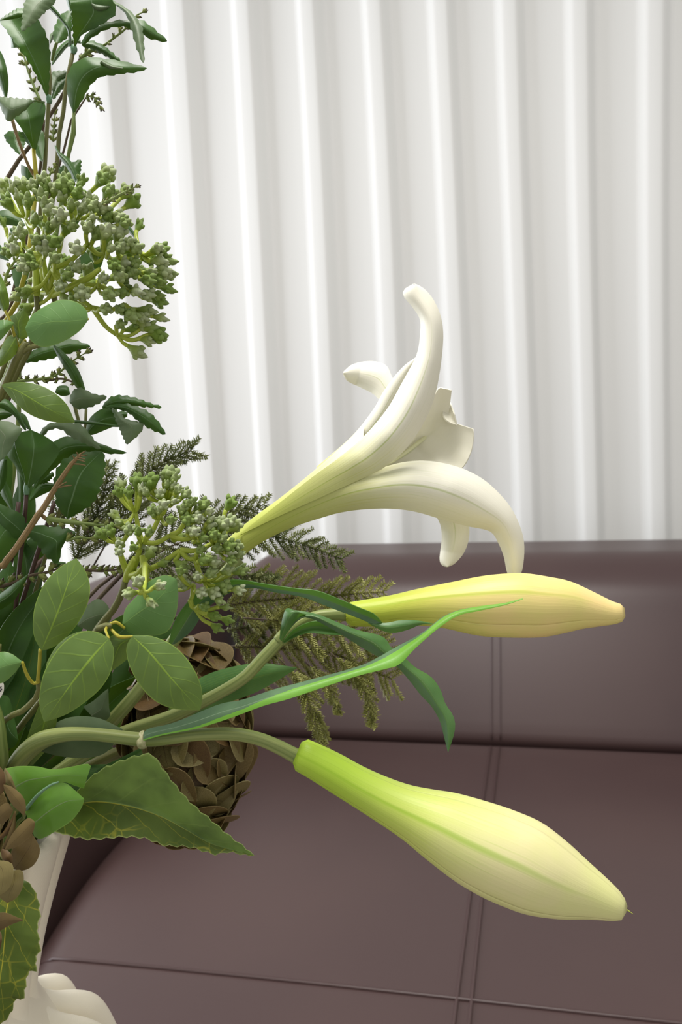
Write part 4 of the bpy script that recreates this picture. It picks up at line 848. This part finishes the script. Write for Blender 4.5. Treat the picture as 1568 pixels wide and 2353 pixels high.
FG = [('deep green leaves filling the heart of the bouquet behind the oval leaf spray', [
        ([(40, 1790), (150, 1610), (262, 1470)], 48, .436, 'serr'), ([(0, 1720), (60, 1560), (92, 1390)], 42, .43, 'lily_y'), ([(110, 1790), (230, 1640), (335, 1550)], 42, .44, 'serr'),
        ([(150, 1710), (210, 1560), (222, 1410)], 48, .447, 'serr'), ([(230, 1710), (330, 1620), (436, 1550)], 42, .452, 'lily_y'), ([(180, 1570), (280, 1450), (372, 1400)], 36, .452, 'serr'),
        ([(250, 1610), (345, 1510), (425, 1440)], 44, .456, 'serr'), ([(85, 1700), (100, 1590), (165, 1490)], 42, .425, 'serr')]),
      ('deep green leaves packed low over the vase mouth', [
        ([(-20, 1840), (120, 1745), (268, 1722)], 42, .418, 'serr'), ([(30, 1900), (170, 1805), (310, 1765)], 40, .422, 'lily_y'), ([(-60, 1820), (-10, 1640), (4, 1490)], 46, .41, 'serr'),
        ([(-60, 1900), (40, 1790), (100, 1700)], 44, .40, 'serr'), ([(0, 1940), (120, 1860), (230, 1840)], 34, .42, 'serr'), ([(-10, 1790), (60, 1710), (118, 1640)], 40, .41, 'serr'), ([(-130, 1880), (-230, 1700), (-300, 1520)], 62, 0.400, 'serr'), ([(-150, 1860), (-200, 1640), (-190, 1450)], 60, 0.440, 'serr'), ([(-170, 1900), (-320, 1780), (-450, 1740)], 60, 0.420, 'serr'), ([(-110, 1850), (-150, 1650), (-120, 1440)], 56, 0.380, 'serr'), ([(-180, 1890), (-330, 1680), (-460, 1560)], 62, 0.470, 'serr'), ([(-120, 1860), (-130, 1600), (-80, 1400)], 52, 0.470, 'serr')]),  # blades far left are out of view, added to shade the bouquet's heart
      ('deep green leaves around the reddish stems beside the bare tan twig', [
        ([(-20, 1610), (40, 1450), (132, 1330)], 38, .424, 'serr'), ([(20, 1430), (62, 1330), (40, 1225)], 36, .428, 'serr'), ([(-40, 1520), (0, 1400), (24, 1290)], 42, .42, 'serr'),
        ([(50, 1570), (120, 1480), (205, 1400)], 42, .44, 'serr'), ([(40, 1340), (90, 1255), (150, 1205)], 30, .44, 'serr'), ([(0, 1300), (50, 1180), (60, 1080)], 34, .44, 'serr'), ([(-50, 1250), (-10, 1120), (20, 1010)], 38, .43, 'serr'), ([(-90, 1700), (-140, 1480), (-110, 1270)], 56, 0.400, 'serr'), ([(-120, 1650), (-230, 1420), (-250, 1230)], 60, 0.420, 'serr'), ([(-100, 1500), (-120, 1260), (-80, 1060)], 50, 0.450, 'serr'), ([(-80, 1600), (-100, 1380), (-60, 1190)], 46, 0.370, 'serr')])]  # includes unseen blades left of the frame, added to cast shade inward
FD = [-0.002, -0.006, 0.034, -0.002, 0.042, -0.002, 0.03, -0.002, 0.078, -0.002, 0.026, 0.094, -0.002, 0.066, -0.002, -0.002, -0.002, 0.006, 0.006, -0.002, -0.002, 0.018, 0.002, -0.002, 0.006, -0.002, -0.002, -0.002, -0.002, -0.002, -0.002]
for lb, lv in FG:
    r_ = empty('leaf_bunch', P(*MOUTH), lb, 'foliage')
    for mid, w, d, mt in lv:
        d += FD.pop(0) if FD else 0
        blade(r_, mid, w, [d, d-.006, d], mt, fold=random.choice((-.004, .004)), n=16)
        x0, y0 = mid[0]; stem(r_, 'p', [(x0, y0, d, 4), ((x0-100)/2-10, (y0+1960)/2, (d+.43)/2, 4), (-100, 1990, .43, 4)], MT['st_olive'], 'petiole', seg=6)
branch('cut_leaf', 'bright green smooth leaf with a snipped notch at the vase rim', 'leaf',
  [('M', [(200, 760, .366, 14), (185, 800, .392, 15), (-40, 920, .42, 18), (-360, 1190, .43, 20)], 'st_green'),
   ('M', [(210, 730, .3565, 16), (300, 620, .3525, 14), (400, 540, .3505, 10), (470, 512, .3505, 8)], 'lily_g' and 'st_teal', 'midrib')],
  [('M', [(38, 405), (150, 385), (300, 388), (420, 412), (560, 392), (695, 366), (728, 385)], [(200, 745), (250, 665), (330, 590), (430, 525), (520, 512), (600, 540), (672, 562)], [.356, .354, .353, .356], 'cut', dict(fold=.003, n=24, cols=11, name='blade', mid=[(110, 560), (220, 500), (330, 480), (450, 460), (560, 455), (700, 470)])),
   ('M', [(205, 750), (300, 625), (420, 532), (520, 520), (600, 580), (672, 645)], [(275, 945), (330, 965), (440, 908), (570, 822), (650, 722), (674, 650)], [.356, .352, .352, .354], 'cut', dict(fold=.003, n=24, cols=11, name='blade'))], None)
# hydrangeas
def petal_mesh(ph, mt):
    n, c = 9, 9; vs = []; uv = []
    for i in range(n):
        v = i/(n-1); w = .60*math.sin(math.pi*min(1, v**.75*.985+.012))**.62
        for k in range(c):
            u = -1+2*k/(c-1)
            vs.append((w*u, v-.1, .12*(u*u*w*2)-.18*(v-.5)**2*(1+.3*math.sin(ph))+.02*math.sin(ph+u*3+v*4))); uv.append(((u+1)/2, v))
    vs, f, uv, _s = thicken(np.array(vs).reshape(n, c, 3), uv, .012, (0, 0, 1))
    me = bpy.data.meshes.new('petal'); me.from_pydata([tuple(q) for q in vs], [], f)
    ul = me.uv_layers.new(name='UVMap')
    for p in me.loops: ul.data[p.index].uv = uv[p.vertex_index]
    me.polygons.foreach_set('use_smooth', [True]*len(me.polygons)); me.materials.append(MT[mt]); return me
PM = [petal_mesh(i*1.1, ('petal', 'petal_g', 'petal_r', 'petal', 'petal_g')[i % 5]) for i in range(5)]
def put_petal(root, pos, nrm, up, L, me=None):
    nrm = Vector(nrm).normalized(); up = Vector(up); up = (up-nrm*up.dot(nrm)).normalized(); x = up.cross(nrm)
    o = bpy.data.objects.new('petal', me or random.choice(PM)); C.objects.link(o); o.parent = root
    M_ = Matrix((x, up, nrm)).transposed(); o.rotation_mode = 'QUATERNION'; o.rotation_quaternion = M_.to_quaternion()
    o.location = Vector(pos)-parent_base(root); o.scale = (L, L, L)
    md = None
    return o
def hydrangea(root, cpx, cd_, rx, ry, rd, count, Lp, seed, tilt=.5):
    rr = random.Random(seed); c = P(cpx[0], cpx[1], cd_); s = cd_/FPX
    for i in range(count):
        yk = 1-2*(i+.5)/count; ph = i*2.399963; q = math.sqrt(1-yk*yk)
        n = Rv*(q*math.cos(ph))+Uv*yk+Fv*(q*math.sin(ph))
        pos = c+Rv*(q*math.cos(ph)*rx*s)+Uv*(yk*ry*s)+Fv*(q*math.sin(ph)*rd)
        jit = np.array([rr.gauss(0, .3) for _ in range(3)])
        upv = n*.1+Rv*(.55+.5*rr.uniform(-1, 1))-Uv*(.5+.5*rr.uniform(-1, 1))+jit*.4
        if yk > .45: upv = Rv*.9*rr.choice((-1, 1, 1))-Fv*.6*rr.random()+jit
        nn = n+jit*tilt
        L = Lp*s*rr.uniform(.85, 1.2)
        nv = Vector(nn).normalized(); uu = Vector(upv); uu = (uu-nv*uu.dot(nv)).normalized()
        # lift the petal tip out of the ball
        nv2 = (nv-uu*.12).normalized()
        put_petal(root, pos-np.array(uu)*L*.4, nv2, uu, L, PM[rr.randrange(5)])
HY = empty('hydrangea', P(*MOUTH), 'olive brown dried hydrangea head hanging under the lily stems', 'flower', 'dried hydrangeas')
hydrangea(HY, (432, 1700), .456, 122, 215, .030, 104, 104, 3, .12)
stem(HY, 'p', [(420, 1690, .456, 14), (250, 1740, .452, 15), (60, 1860, .447, 15), (-95, 1985, .43, 14)], MT['st_olive'])
vs, f, uv = frame_tube([P(425, 1700-170+i*34, .456) for i in range(11)], [max(.003, .021*math.sin(math.pi*(i+.3)/10.6)) for i in range(11)], 16); mesh('core', vs, f, MT['petal'], HY, uv)
sheet(HY, 'F', [(440, 560), (560, 450), (720, 375), (872, 343), (935, 412), (1000, 500), (1105, 622), (1222, 722), (1330, 815), (1477, 925)],
      [(318, 788), (430, 812), (540, 826), (720, 811), (850, 821), (960, 861), (1100, 869), (1250, 912), (1330, 900), (1477, 927)], [.372, .368, .366, .364, .362], MT['hyd_leaf'],
      n=48, cols=15, teeth=17, amp=4, fold=-.010, dpow=1.0, mid=[(400, 640), (560, 610), (760, 640), (940, 700), (1090, 780), (1240, 860), (1477, 926)], mats=[MT['hyd_leaf_t'], MT['hyd_leaf']], split=-.02, tilt=.003)
stem(HY, 'p', [(166, 1851, .3735, 5), (115, 1852, .384, 5), (40, 1866, .396, 5), (-40, 1925, .420, 5), (-95, 1989, .43, 5)], MT['st_olive'], 'petiole')
HL = empty('hydrangea', P(*MOUTH), 'brown dried hydrangea head with large petals overhanging the vase rim', 'flower', 'dried hydrangeas')
hydrangea(HL, (-88, 1905), .364, 72, 100, .014, 80, 88, 5, .3)
stem(HL, 'p', [(-88, 1905, .364, 14), (-95, 1955, .40, 14), (-100, 1995, .43, 13)], MT['st_olive'])
PT = [([(-60, 200), (-20, 205), (30, 260), (46, 330), (35, 420), (-20, 470)], [(-60, 210), (-60, 330), (-50, 430), (-20, 472)], .346, 'petal_r'),
      ([(30, 370), (100, 390), (190, 470), (215, 560), (200, 625)], [(30, 380), (50, 440), (100, 530), (160, 590), (198, 627)], .343, 'petal'),
      ([(40, 230), (90, 300), (135, 412)], [(35, 260), (50, 350), (132, 416)], .352, 'petal_g'),
      ([(-40, 690), (-20, 580), (60, 520), (108, 580)], [(-38, 700), (30, 690), (80, 640), (108, 585)], .344, 'petal'),
      ([(40, 908), (90, 800), (170, 700), (240, 645), (290, 680)], [(45, 910), (110, 895), (200, 845), (270, 770), (291, 690)], .338, 'petal'),
      ([(110, 1060), (90, 960), (120, 880), (220, 810), (265, 780)], [(115, 1070), (190, 1082), (285, 1030), (332, 910), (270, 782)], .347, 'petal'),
      ([(20, 905), (60, 915), (100, 960), (105, 1030)], [(10, 920), (20, 980), (50, 1020), (100, 1032)], .342, 'petal_r'),
      ([(-40, 1000), (30, 1000), (104, 1030), (108, 1130), (70, 1232), (-20, 1300)], [(-60, 1020), (-60, 1150), (-40, 1270), (-20, 1304)], .337, 'petal_g'),
      ([(100, 1080), (185, 1085), (193, 1200), (140, 1305), (65, 1347)], [(95, 1090), (40, 1200), (-10, 1290), (60, 1348)], .341, 'petal_g'),
      ([(-40, 830), (30, 760), (100, 650), (118, 600)], [(-40, 860), (40, 800), (90, 740), (120, 640)], .350, 'petal_r'),
      ([(15, 905), (60, 800), (105, 680), (125, 590)], [(25, 910), (75, 850), (120, 760), (130, 640)], .348, 'petal'),
      ([(-60, 1440), (40, 1430), (120, 1460), (190, 1490)], [(-60, 1580), (0, 1580), (90, 1530), (190, 1493)], .338, 'petal'),
      ([(-40, 1600), (5, 1590), (15, 1660), (-5, 1760)], [(-50, 1610), (-60, 1680), (-40, 1750), (-8, 1762)], .337, 'petal_r')]
for L_, R_, d, mt in PT:
    sheet(HL, 'J', L_, R_, [d+.002, d, d+.0008], MT[mt], 'petal', n=14, cols=9, fold=.0008)
sheet(HL, 'J', [(110, 1165), (-80, 1250), (-220, 1600), (-220, 2000), (-90, 2420)],
      [(190, 1163), (245, 1190), (307, 1312), (327, 1470), (302, 1530), (312, 1610), (327, 1750), (290, 1792), (296, 1912), (228, 1922), (187, 2142), (130, 2132), (70, 2282), (-80, 2420)], [.356, .346, .342, .345], MT['hyd_leaf'],
      n=50, cols=15, teeth=13, amp=3, fold=.004, mid=[(150, 1165), (60, 1380), (40, 1650), (0, 2000), (-85, 2420)])
stem(HL, 'p', [(42, 2025, .356, 3), (8, 1972, .351, 4), (-40, 1930, .356, 4), (-80, 1912, .362, 4)], MT['st_olive'], 'petiole')

# ------------------------------------------------------------------ budded twigs
def twig(root, z, path, mat, sb=26, step=30, r2=None, nm='stem'):
    s = ZN[z][2]; so = stem(root, z, path, MT[mat], nm)
    q = [(x, y, pt[2], pt[3]) for (x, y), pt in zip([w[:2] for w in Z(z, path)], path)]
    L = sum(math.hypot(q[i+1][0]-q[i][0], q[i+1][1]-q[i][1]) for i in range(len(q)-1)); n = max(3, int(L/(step*s)))
    r = resample(q, n+1); p3 = np.array([P(a[0], a[1], a[2]) for a in r])
    for i in range(n+1):
        t = p3[min(i+1, n)]-p3[max(i-1, 0)]; t /= np.linalg.norm(t); side = np.cross(t, Fv); side /= np.linalg.norm(side)
        for sg in (-1, 1):
            if random.random() < .15 and i < n: continue
            a = random.uniform(-.6, .6); v = t*.8+side*sg*.75*math.cos(a)+Fv*math.sin(a)*.6
            if i == n: v = t+side*sg*.2
            LL = sb*s*r[i][2]/FPX*random.uniform(.8, 1.3)
            put(random.choice(TB), 'bud', so, p3[i]-v*.0003, v/np.linalg.norm(v), LL*1.2, .85)
GT = 'budding brown twigs'
t1 = empty('budding_twig', P(*MOUTH), 'brown twig tipped with olive buds pointing up right behind the tall evergreen leaves', 'twig', GT)
stem(t1, 'A', [(640, 480, .425, 14), (520, 740, .426, 14), (410, 900, .427, 14), (300, 1090, .428, 15), (160, 1270, .43, 16), (40, 1470, .43, 18), (-200, 2400, .43, 20), (-340, 4500, .43, 22), (-345, 6900, .43, 24)], MT['st_brown'])
twig(t1, 'A', [(640, 480, .425, 16), (720, 410, .424, 16), (830, 365, .423, 10), (930, 290, .422, 9), (1000, 235, .421, 8), (1090, 130, .42, 7), (1140, 100, .42, 4)], 'st_green', 52, 58)
t2 = empty('budding_twig', P(*MOUTH), 'small budded twig rising left of the large curling evergreen leaf', 'twig', GT)
stem(t2, 'A', [(320, 810, .43, 15), (350, 1000, .432, 12), (330, 1300, .433, 12), (120, 2300, .433, 14), (-200, 3300, .433, 16), (-345, 6900, .433, 18)], MT['st_brown'])
twig(t2, 'A', [(320, 810, .43, 16), (275, 700, .43, 12), (225, 570, .43, 9), (195, 460, .43, 8), (150, 385, .43, 5)], 'st_green', 56, 70)
t3 = empty('budding_twig', P(*MOUTH), 'tiny twig of olive buds hanging beneath the leaf that folds right', 'twig', GT)
stem(t3, 'A', [(690, 780, .432, 6), (600, 850, .434, 8), (540, 1100, .436, 9), (420, 1500, .436, 10), (150, 2300, .436, 12), (-200, 3400, .436, 12), (-345, 6900, .435, 14)], MT['st_brown'])
twig(t3, 'A', [(690, 780, .432, 6), (740, 770, .43, 7), (770, 800, .43, 6), (800, 850, .43, 4)], 'st_green', 46, 36)
twig(t3, 'A', [(425, 1130, .434, 8), (430, 1040, .434, 8), (440, 920, .434, 5)], 'st_green', 46, 48)
t4 = empty('budding_twig', P(*MOUTH), 'budded twig lying level beneath the yellow green oval leaf', 'twig', GT)
twig(t4, 'C', [(130, 440, .412, 12), (300, 425, .411, 12), (430, 400, .41, 10), (520, 330, .41, 8), (600, 265, .41, 7), (680, 215, .41, 4)], 'st_green', 52, 62)
twig(t4, 'C', [(600, 450, .408, 8), (500, 420, .41, 9), (400, 430, .411, 10)], 'st_brown', 40, 60)
stem(t4, 'C', [(130, 440, .412, 12), (60, 620, .415, 14), (-60, 1200, .42, 16), (-350, 4300, .43, 20)], MT['st_brown'])
t5 = empty('budding_twig', P(*MOUTH), 'green budded side twig growing from the bare tan twig towards the lower bud cluster', 'twig', GT)
twig(t5, 'L', [(560, 1010, .388, 30), (640, 1015, .388, 34), (900, 1050, .388, 28), (1150, 1075, .389, 20), (1390, 1090, .39, 12)], 'st_green', 110, 120)
twig(t5, 'L', [(800, 1270, .40, 16), (940, 1230, .40, 18), (1080, 1240, .40, 12)], 'st_green', 110, 100)
stem(t5, 'L', [(560, 1010, .388, 26), (500, 960, .388, 22), (460, 930, .3875, 20)], MT['st_dead'])
t6 = empty('budding_twig', P(*MOUTH), 'purplish budded twig running level behind the tall oval leaf', 'twig', GT)
twig(t6, 'L', [(-20, 1830, .41, 26), (200, 1760, .41, 26), (400, 1680, .41, 22), (560, 1650, .41, 18), (700, 1600, .41, 12)], 'st_brown', 120, 110)
twig(t6, 'L', [(700, 1640, .412, 18), (1030, 1620, .412, 20), (1250, 1630, .412, 18), (1480, 1600, .412, 12)], 'st_brown', 90, 75)
t7 = empty('budding_twig', P(*MOUTH), 'small dark tipped twig in the heart of the upper bud cluster', 'twig', GT)
twig(t7, 'B', [(30, 1040, .40, 14), (60, 930, .40, 12), (110, 850, .40, 9), (160, 780, .40, 6)], 'st_green', 50, 60)
twig(t7, 'B', [(360, 220, .40, 10), (390, 160, .40, 9), (430, 90, .40, 5)], 'st_green', 46, 50)
twig(t7, 'B', [(820, 380, .353, 14), (920, 330, .353, 14), (1000, 285, .353, 11), (1080, 245, .353, 5)], 'st_green', 40, 34)
stem(t7, 'B', [(30, 1040, .40, 14), (-40, 1300, .41, 16), (-250, 2600, .42, 18), (-380, 5650, .43, 20)], MT['st_brown'])
dt = empty('bare_twig', P(*MOUTH), 'bare tan twig with a few dry prongs slanting across dark evergreen leaves', 'twig')
stem(dt, 'L', [(980, 215, .384, 12), (930, 275, .384, 20), (870, 330, .384, 26), (680, 610, .385, 32), (520, 880, .386, 36), (465, 935, .386, 42), (430, 1000, .386, 38), (180, 1380, .388, 40), (40, 1570, .39, 42), (-60, 1900, .395, 44), (-560, 5200, .43, 44)], MT['st_dead'], n=60)
for a, b in (((960, 240), (1030, 188)), ((945, 262), (1050, 235)), ((940, 250), (922, 205)), ((930, 270), (1020, 288)), ((915, 290), (1022, 320)), ((905, 295), (872, 248)), ((880, 345), (1030, 362)), ((690, 630), (798, 562)), ((700, 630), (862, 602))):
    m_ = ((a[0]+b[0])/2, (a[1]+b[1])/2-4)
    stem(dt, 'L', [(a[0], a[1], .3838, 9), (m_[0], m_[1], .383, 9), (b[0], b[1], .382, 5)], MT['st_dead'], 'prong', seg=6)

# ------------------------------------------------------------------ asparagus fern
def plume(root, path, mat, nl=3.4, seg_n=None, droop=0.0, nm='frond'):
    """path in picture px with depth: a branchlet with fine needles all along it"""
    L = sum(math.hypot(path[i+1][0]-path[i][0], path[i+1][1]-path[i][1]) for i in range(len(path)-1))
    n = max(6, int(L/4.2)); r = resample(path, n); p3 = np.array([P(*a) for a in r])
    vs, f, uv = frame_tube(p3, np.linspace(.00055, .00025, n), 5)
    for i in range(1, n):
        t = p3[min(i+1, n-1)]-p3[i-1]; t /= np.linalg.norm(t); side = np.cross(t, Fv); side /= np.linalg.norm(side)
        e = min(1, (n-i)/(n*.25)+.35)
        for k in range(5):
            a = 2*math.pi*k/5+i*.9; v = t*.75+(side*math.cos(a)+Fv*math.sin(a)); v /= np.linalg.norm(v)
            l = nl*.001*e*random.uniform(.7, 1.15); w = np.cross(v, t); w /= np.linalg.norm(w)+1e-9; w *= .00048
            b0 = p3[i]; q = len(vs); vs += [b0-w, b0+w, b0+v*l*.6+w*.8+np.cross(v, w)*.8, b0+v*l, b0+v*l*.6-w*.8]
            f += [(q, q+1, q+2, q+4), (q+4, q+2, q+3)]
    o = mesh(nm, vs, f, MT[mat], root, None, smooth=False); o['kind'] = 'stuff'; return o
def fern(root, path, sides, mat, nl=3.2, stemr=2.2, start=.15, ang=50, taper=.3, both=True):
    """main stalk plus alternating branchlets; sides = branchlet length in px"""
    sk = stem(root, 'p', [(x, y, d, stemr*(1-.6*i/(len(path)-1))) for i, (x, y, d) in enumerate(path)], MT['fern_st'], 'stalk', seg=6)
    L = sum(math.hypot(path[i+1][0]-path[i][0], path[i+1][1]-path[i][1]) for i in range(len(path)-1)); n = max(4, int(L/16)); r = resample(path, n+1)
    for i in range(n+1):
        v = i/n
        if v < start: continue
        t = r[min(i+1, n)][:2]-r[max(i-1, 0)][:2]; t /= np.hypot(*t)
        for sg in ((-1, 1) if both else ((-1)**i,)):
            a = math.radians(ang*random.uniform(.75, 1.2))*sg; c_, s_ = math.cos(a), math.sin(a)
            dv = np.array([t[0]*c_-t[1]*s_, t[0]*s_+t[1]*c_]); ln = sides*(1-(1-taper)*v)*random.uniform(.75, 1.15)
            p0 = r[i]; q = []
            dz = random.uniform(-.012, .012)
            for w in (0, .35, .7, 1):
                e = p0[:2]+dv*ln*w+t*ln*.25*w*w; q.append((e[0], e[1]+.06*ln*w*w, p0[2]+dz*w))
            plume(sk, q, mat, nl)
    plume(sk, [tuple(p) for p in r[int(n*start):]], mat, nl)
GF = 'asparagus fern sprigs'
f1 = empty('asparagus_fern', P(*MOUTH), 'feathery asparagus fern sprig rising against the curtain behind the lower bud cluster', 'fern', GF)
fern(f1, [(215, 1300, .475), (260, 1220, .475), (310, 1130, .476), (360, 1070, .478), (438, 1036, .48)], 95, 'fern', 3.4, ang=40)
fern(f1, [(150, 1330, .48), (190, 1250, .48), (230, 1160, .482), (250, 1080, .484)], 70, 'fern', 3.4, ang=38)
fern(f1, [(110, 1230, .485), (140, 1180, .485), (180, 1120, .486)], 50, 'fern', 3.2)
stem(f1, 'p', [(215, 1300, .475, 4), (120, 1480, .474, 5), (0, 1760, .460, 6), (-100, 1990, .43, 6)], MT['fern_st'])
stem(f1, 'p', [(150, 1330, .48, 3), (90, 1480, .484, 4), (0, 1700, .470, 5), (-60, 1880, .445, 5)], MT['fern_st'])
f2 = empty('asparagus_fern', P(*MOUTH), 'feathery asparagus fern sprig fanning out above and behind the lily tube', 'fern', GF)
fern(f2, [(300, 1290, .47), (380, 1240, .472), (450, 1200, .474), (520, 1180, .476), (606, 1160, .478)], 80, 'fern', 2.8, ang=52)
fern(f2, [(380, 1260, .47), (470, 1230, .472), (580, 1225, .474), (680, 1245, .476), (785, 1284, .478)], 85, 'fern', 2.8, ang=58)
fern(f2, [(220, 1310, .448), (330, 1295, .448), (430, 1300, .448), (560, 1320, .448), (625, 1335, .448)], 60, 'fern', 2.8, ang=55)
stem(f2, 'p', [(380, 1262, .47, 3), (260, 1340, .465, 5), (60, 1600, .45, 6), (-100, 1990, .43, 6)], MT['fern_st'])
stem(f2, 'p', [(300, 1292, .47, 3), (180, 1400, .46, 5), (20, 1680, .445, 6), (-60, 1880, .435, 6)], MT['fern_st'])
f3 = empty('asparagus_fern', P(*MOUTH), 'long asparagus fern sprig spreading and drooping across the sofa back', 'fern', GF)
fern(f3, [(460, 1400, .476), (560, 1385, .478), (660, 1375, .478), (740, 1370, .478), (880, 1360, .478)], 105, 'fern_y', 2.8, 3.5, ang=58)
fern(f3, [(470, 1490, .500), (560, 1485, .494), (650, 1490, .488), (760, 1500, .482), (900, 1560, .478)], 130, 'fern_y', 2.8, 3.5, ang=62)
fern(f3, [(560, 1420, .472), (680, 1430, .468), (790, 1450, .466), (905, 1500, .468)], 100, 'fern_y', 2.8, 2.5, ang=60)
fern(f3, [(640, 1510, .455), (690, 1570, .455), (720, 1640, .455), (742, 1710, .455)], 55, 'fern_y', 2.6, 2, ang=35)
fern(f3, [(760, 1500, .46), (815, 1550, .46), (845, 1600, .46), (855, 1655, .46)], 48, 'fern_y', 2.6, 2, ang=35)
fern(f3, [(700, 1520, .462), (750, 1570, .462), (775, 1630, .462)], 40, 'fern_y', 2.6, 2, ang=35)
fern(f3, [(500, 1450, .500), (600, 1440, .498), (700, 1450, .496)], 110, 'fern', 3, 2.5, ang=65)
stem(f3, 'p', [(462, 1400, .476, 4), (300, 1470, .478, 5), (60, 1720, .455, 6), (-100, 1990, .43, 6)], MT['fern_st'])
stem(f3, 'p', [(472, 1490, .500, 4), (300, 1560, .505, 5), (60, 1780, .47, 6), (-90, 1985, .43, 6)], MT['fern_st'])

# ------------------------------------------------------------------ price tag on a stalk at the picture edge
tg = empty('paper_tag', P(-30, 1575, .352), 'small white paper tag with a line of black print among the dark stems', 'tag')
sheet(tg, 'p', [(-62, 1560), (-30, 1556), (4, 1566), (9, 1584), (4, 1598)], [(-70, 1610), (-40, 1622), (-20, 1618), (-6, 1612), (1, 1603)], [.352, .352], MT['tagw'], 'card', fold=0, thick=.0004)
for a, b in (((-30, 1606), (-22, 1598)), ((-20, 1602), (-12, 1590)), ((-8, 1590), (-2, 1580)), ((-4, 1586), (3, 1577)), ((0, 1589), (4, 1583)), ((-6, 1582), (-1, 1588))):
    stem(tg, 'p', [(a[0], a[1], .3516, 1.1), ((a[0]+b[0])/2+.3, (a[1]+b[1])/2, .3516, 1.1), (b[0], b[1], .3516, 1.1)], MT['ink'], 'print', seg=5, n=4)
stem(tg, 'p', [(-30, 1560, .352, 1.2), (-45, 1480, .37, 1.2), (-60, 1440, .39, 1.2)], MT['st_yellow'], 'string')
gs = empty('green_stalk', P(*MOUTH), 'thick pale green stalk standing upright at the picture edge above the brown petals', 'stalk')
stem(gs, 'p', [(-14, 1540, .372, 15), (-2, 1620, .372, 15), (4, 1700, .374, 14), (2, 1770, .383, 13), (-50, 1880, .42, 12), (-98, 1990, .43, 12)], MT['st_green'], seg=14)
stem(gs, 'p', [(-10, 1480, .373, 13), (-14, 1540, .372, 15)], MT['st_olive'], 'cut_end', seg=14)
